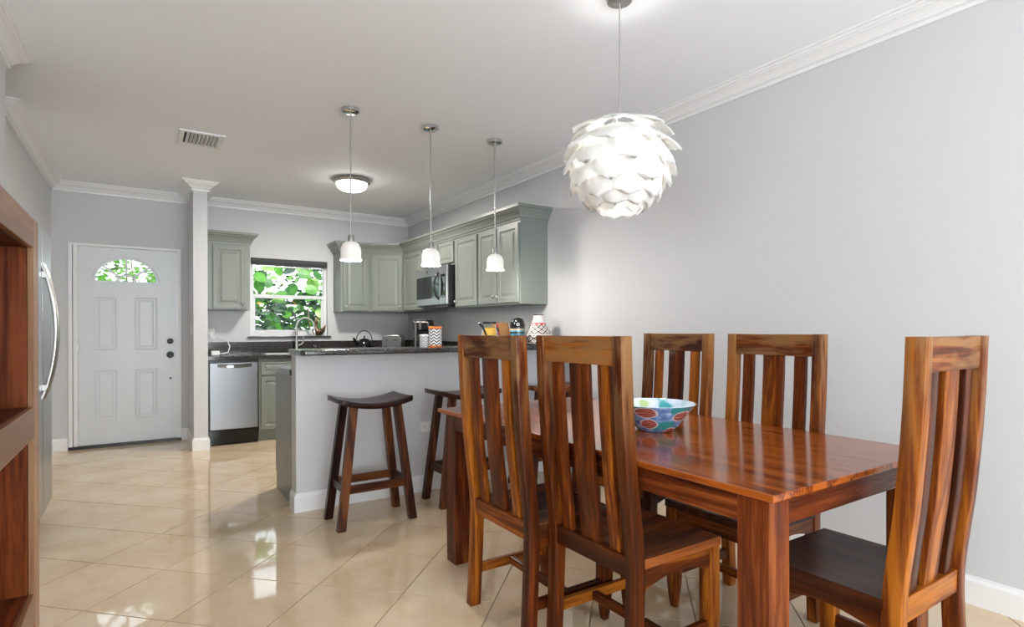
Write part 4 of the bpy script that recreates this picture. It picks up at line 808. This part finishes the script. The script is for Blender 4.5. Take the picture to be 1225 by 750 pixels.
bm = BM(); tube(bm, [(.655, YB - .012, 1.155), (.70, YB - .06, 1.145), (.74, YB - .14, 1.11), (.80, YB - .24, 1.08), (.815, YB - .30, 1.03), (.79, YB - .36, .965), (.74, YB - .38, .955), (.70, YB - .40, .957)], .005, 8); lathe(bm, [(.016, -.012), (.016, .012), (.010, .016)], 12, (.655, YB - .022, 1.155), cap0=True, cap1=True); obj('adapter_cord', bm, 'white_plastic', smooth=True, label='white electric cord looping from the outlet down to the worktop', cat='cord')  # plain power cord from the outlet to the adapter
bm = BM(); box(bm, .62, .70, YB - .44, YB - .37, WZ, WZ + .05); obj('power_adapter', bm, 'white_plastic', bevel=.008, label='white power adapter lying on the worktop over the dishwasher', cat='adapter')

# ------------------------------------------------------------------ garden outside
obj('ground', box(BM(), -8, 12, YB + .16, 24, -.4, -.15), 'soil', kind='structure')
def leaf_shape(bm, M4, round_=True):
    n = 10; ring = []
    c = bm.verts.new(M4 @ Vector((0, 0, 0)))
    for i in range(n):
        a = 2 * math.pi * i / n; x, y = math.cos(a), math.sin(a) * (.92 if round_ else .42); ring.append(bm.verts.new(M4 @ Vector((x, y, .18 * abs(y) + .06 * x * x))))
    for i in range(n): bm.faces.new((c, ring[i], ring[(i + 1) % n]))
def rand_m(p, s, tilt=1.0):
    return Matrix.Translation(p) @ Matrix.Rotation(random.uniform(0, 6.28), 4, 'Z') @ Matrix.Rotation(random.gauss(0.9, .5) * tilt, 4, 'X') @ Matrix.Rotation(random.uniform(-.6, .6), 4, 'Y') @ Matrix.Scale(s, 4)
def shrub(name, label, cat, c, nleaf, size, spread, mats, rnd, grp=None, stems=9):
    t = thing(name, label, cat, (c[0], c[1], -.15), group=grp)
    bm = BM()
    for k in range(stems):
        x, y = c[0] + random.uniform(-.9, .9) * spread[0], c[1] + random.uniform(-.5, .5) * spread[1]; tube(bm, [(c[0] + (x - c[0]) * .5, y, -.15), (x + .1, y, spread[2] * .5), (x + random.uniform(-.3, .3), y, spread[3] * .95)], [.022, .016, .006], 6)
    obj('stems', bm, 'bark', t, world=True)
    for mname, share in mats:
        bm = BM()
        for k in range(int(nleaf * share)):
            p = Vector((c[0] + random.uniform(-1, 1) * spread[0], c[1] + random.uniform(-1, 1) * spread[1], random.uniform(spread[2], spread[3]))); leaf_shape(bm, rand_m(p, size * random.uniform(.6, 1.3)), rnd)
        obj('foliage', bm, mname, t, world=True, kind='stuff', smooth=True)
    return t
shrub('hedge', 'dark green leafy hedge outside the kitchen window', 'hedge', (2.3, 10.4, 0), 2400, .085, (1.5, .5, .2, 1.85), (('leaf_dark', .8), ('leaf_green', .2)), False)
shrub('garden_tree', 'pale green tree crown far behind the kitchen window hedge', 'tree', (2.9, 13.0, 0), 1100, .075, (2.0, .8, 1.6, 3.6), (('leaf_pale', .5), ('leaf_dark', .5)), False, stems=5)
shrub('garden_tree', 'light green tree seen through the fanlight of the front door', 'tree', (-.68, 10.6, 0), 1500, .06, (1.1, .8, 1.6, 3.2), (('leaf_pale', .55), ('leaf_green', .35), ('leaf_dark', .1)), False, stems=5)
sg = shrub('sea_grape', 'broad round-leaved green shrub close outside the kitchen window', 'shrub', (1.75, 8.75, 0), 210, .06, (.75, .25, .5, 1.62), (('leaf_dark', .8), ('leaf_green', .2)), True, stems=5)
leaf_me = None
for k in range(46):
    bm = BM(); leaf_shape(bm, Matrix.Identity(4)); 
    if leaf_me is None: leaf_me = {m: None for m in ('leaf_green', 'leaf_pale', 'leaf_yellow', 'leaf_dark')}
    mname = 'leaf_yellow' if k % 11 == 5 else ('leaf_pale' if k % 5 == 2 else ('leaf_dark' if k % 4 == 1 else 'leaf_green'))
    if leaf_me[mname] is None: leaf_me[mname] = finish(bm, 'leaf', mname, smooth=True)
    else: bm.free()
    p = Vector((1.25 + 1.05 * random.random(), 8.55 + .35 * random.random(), (1.60 + .55 * random.random()) if k % 3 else (1.15 + .4 * random.random())))
    if mname == 'leaf_yellow': p.z = 1.56 + .08 * random.random()
    o = bpy.data.objects.new('leaf', leaf_me[mname]); COL.objects.link(o); o.parent = sg
    s = random.uniform(.035, .05) if mname == 'leaf_yellow' else random.uniform(.06, .105)
    o.matrix_local = Matrix.Translation(p - sg.location) @ Matrix.Rotation(random.uniform(-.7, .7), 4, 'Z') @ Matrix.Rotation(random.uniform(.5, 1.5), 4, 'X') @ Matrix.Rotation(random.uniform(-.6, .6), 4, 'Y') @ Matrix.Scale(s, 4)
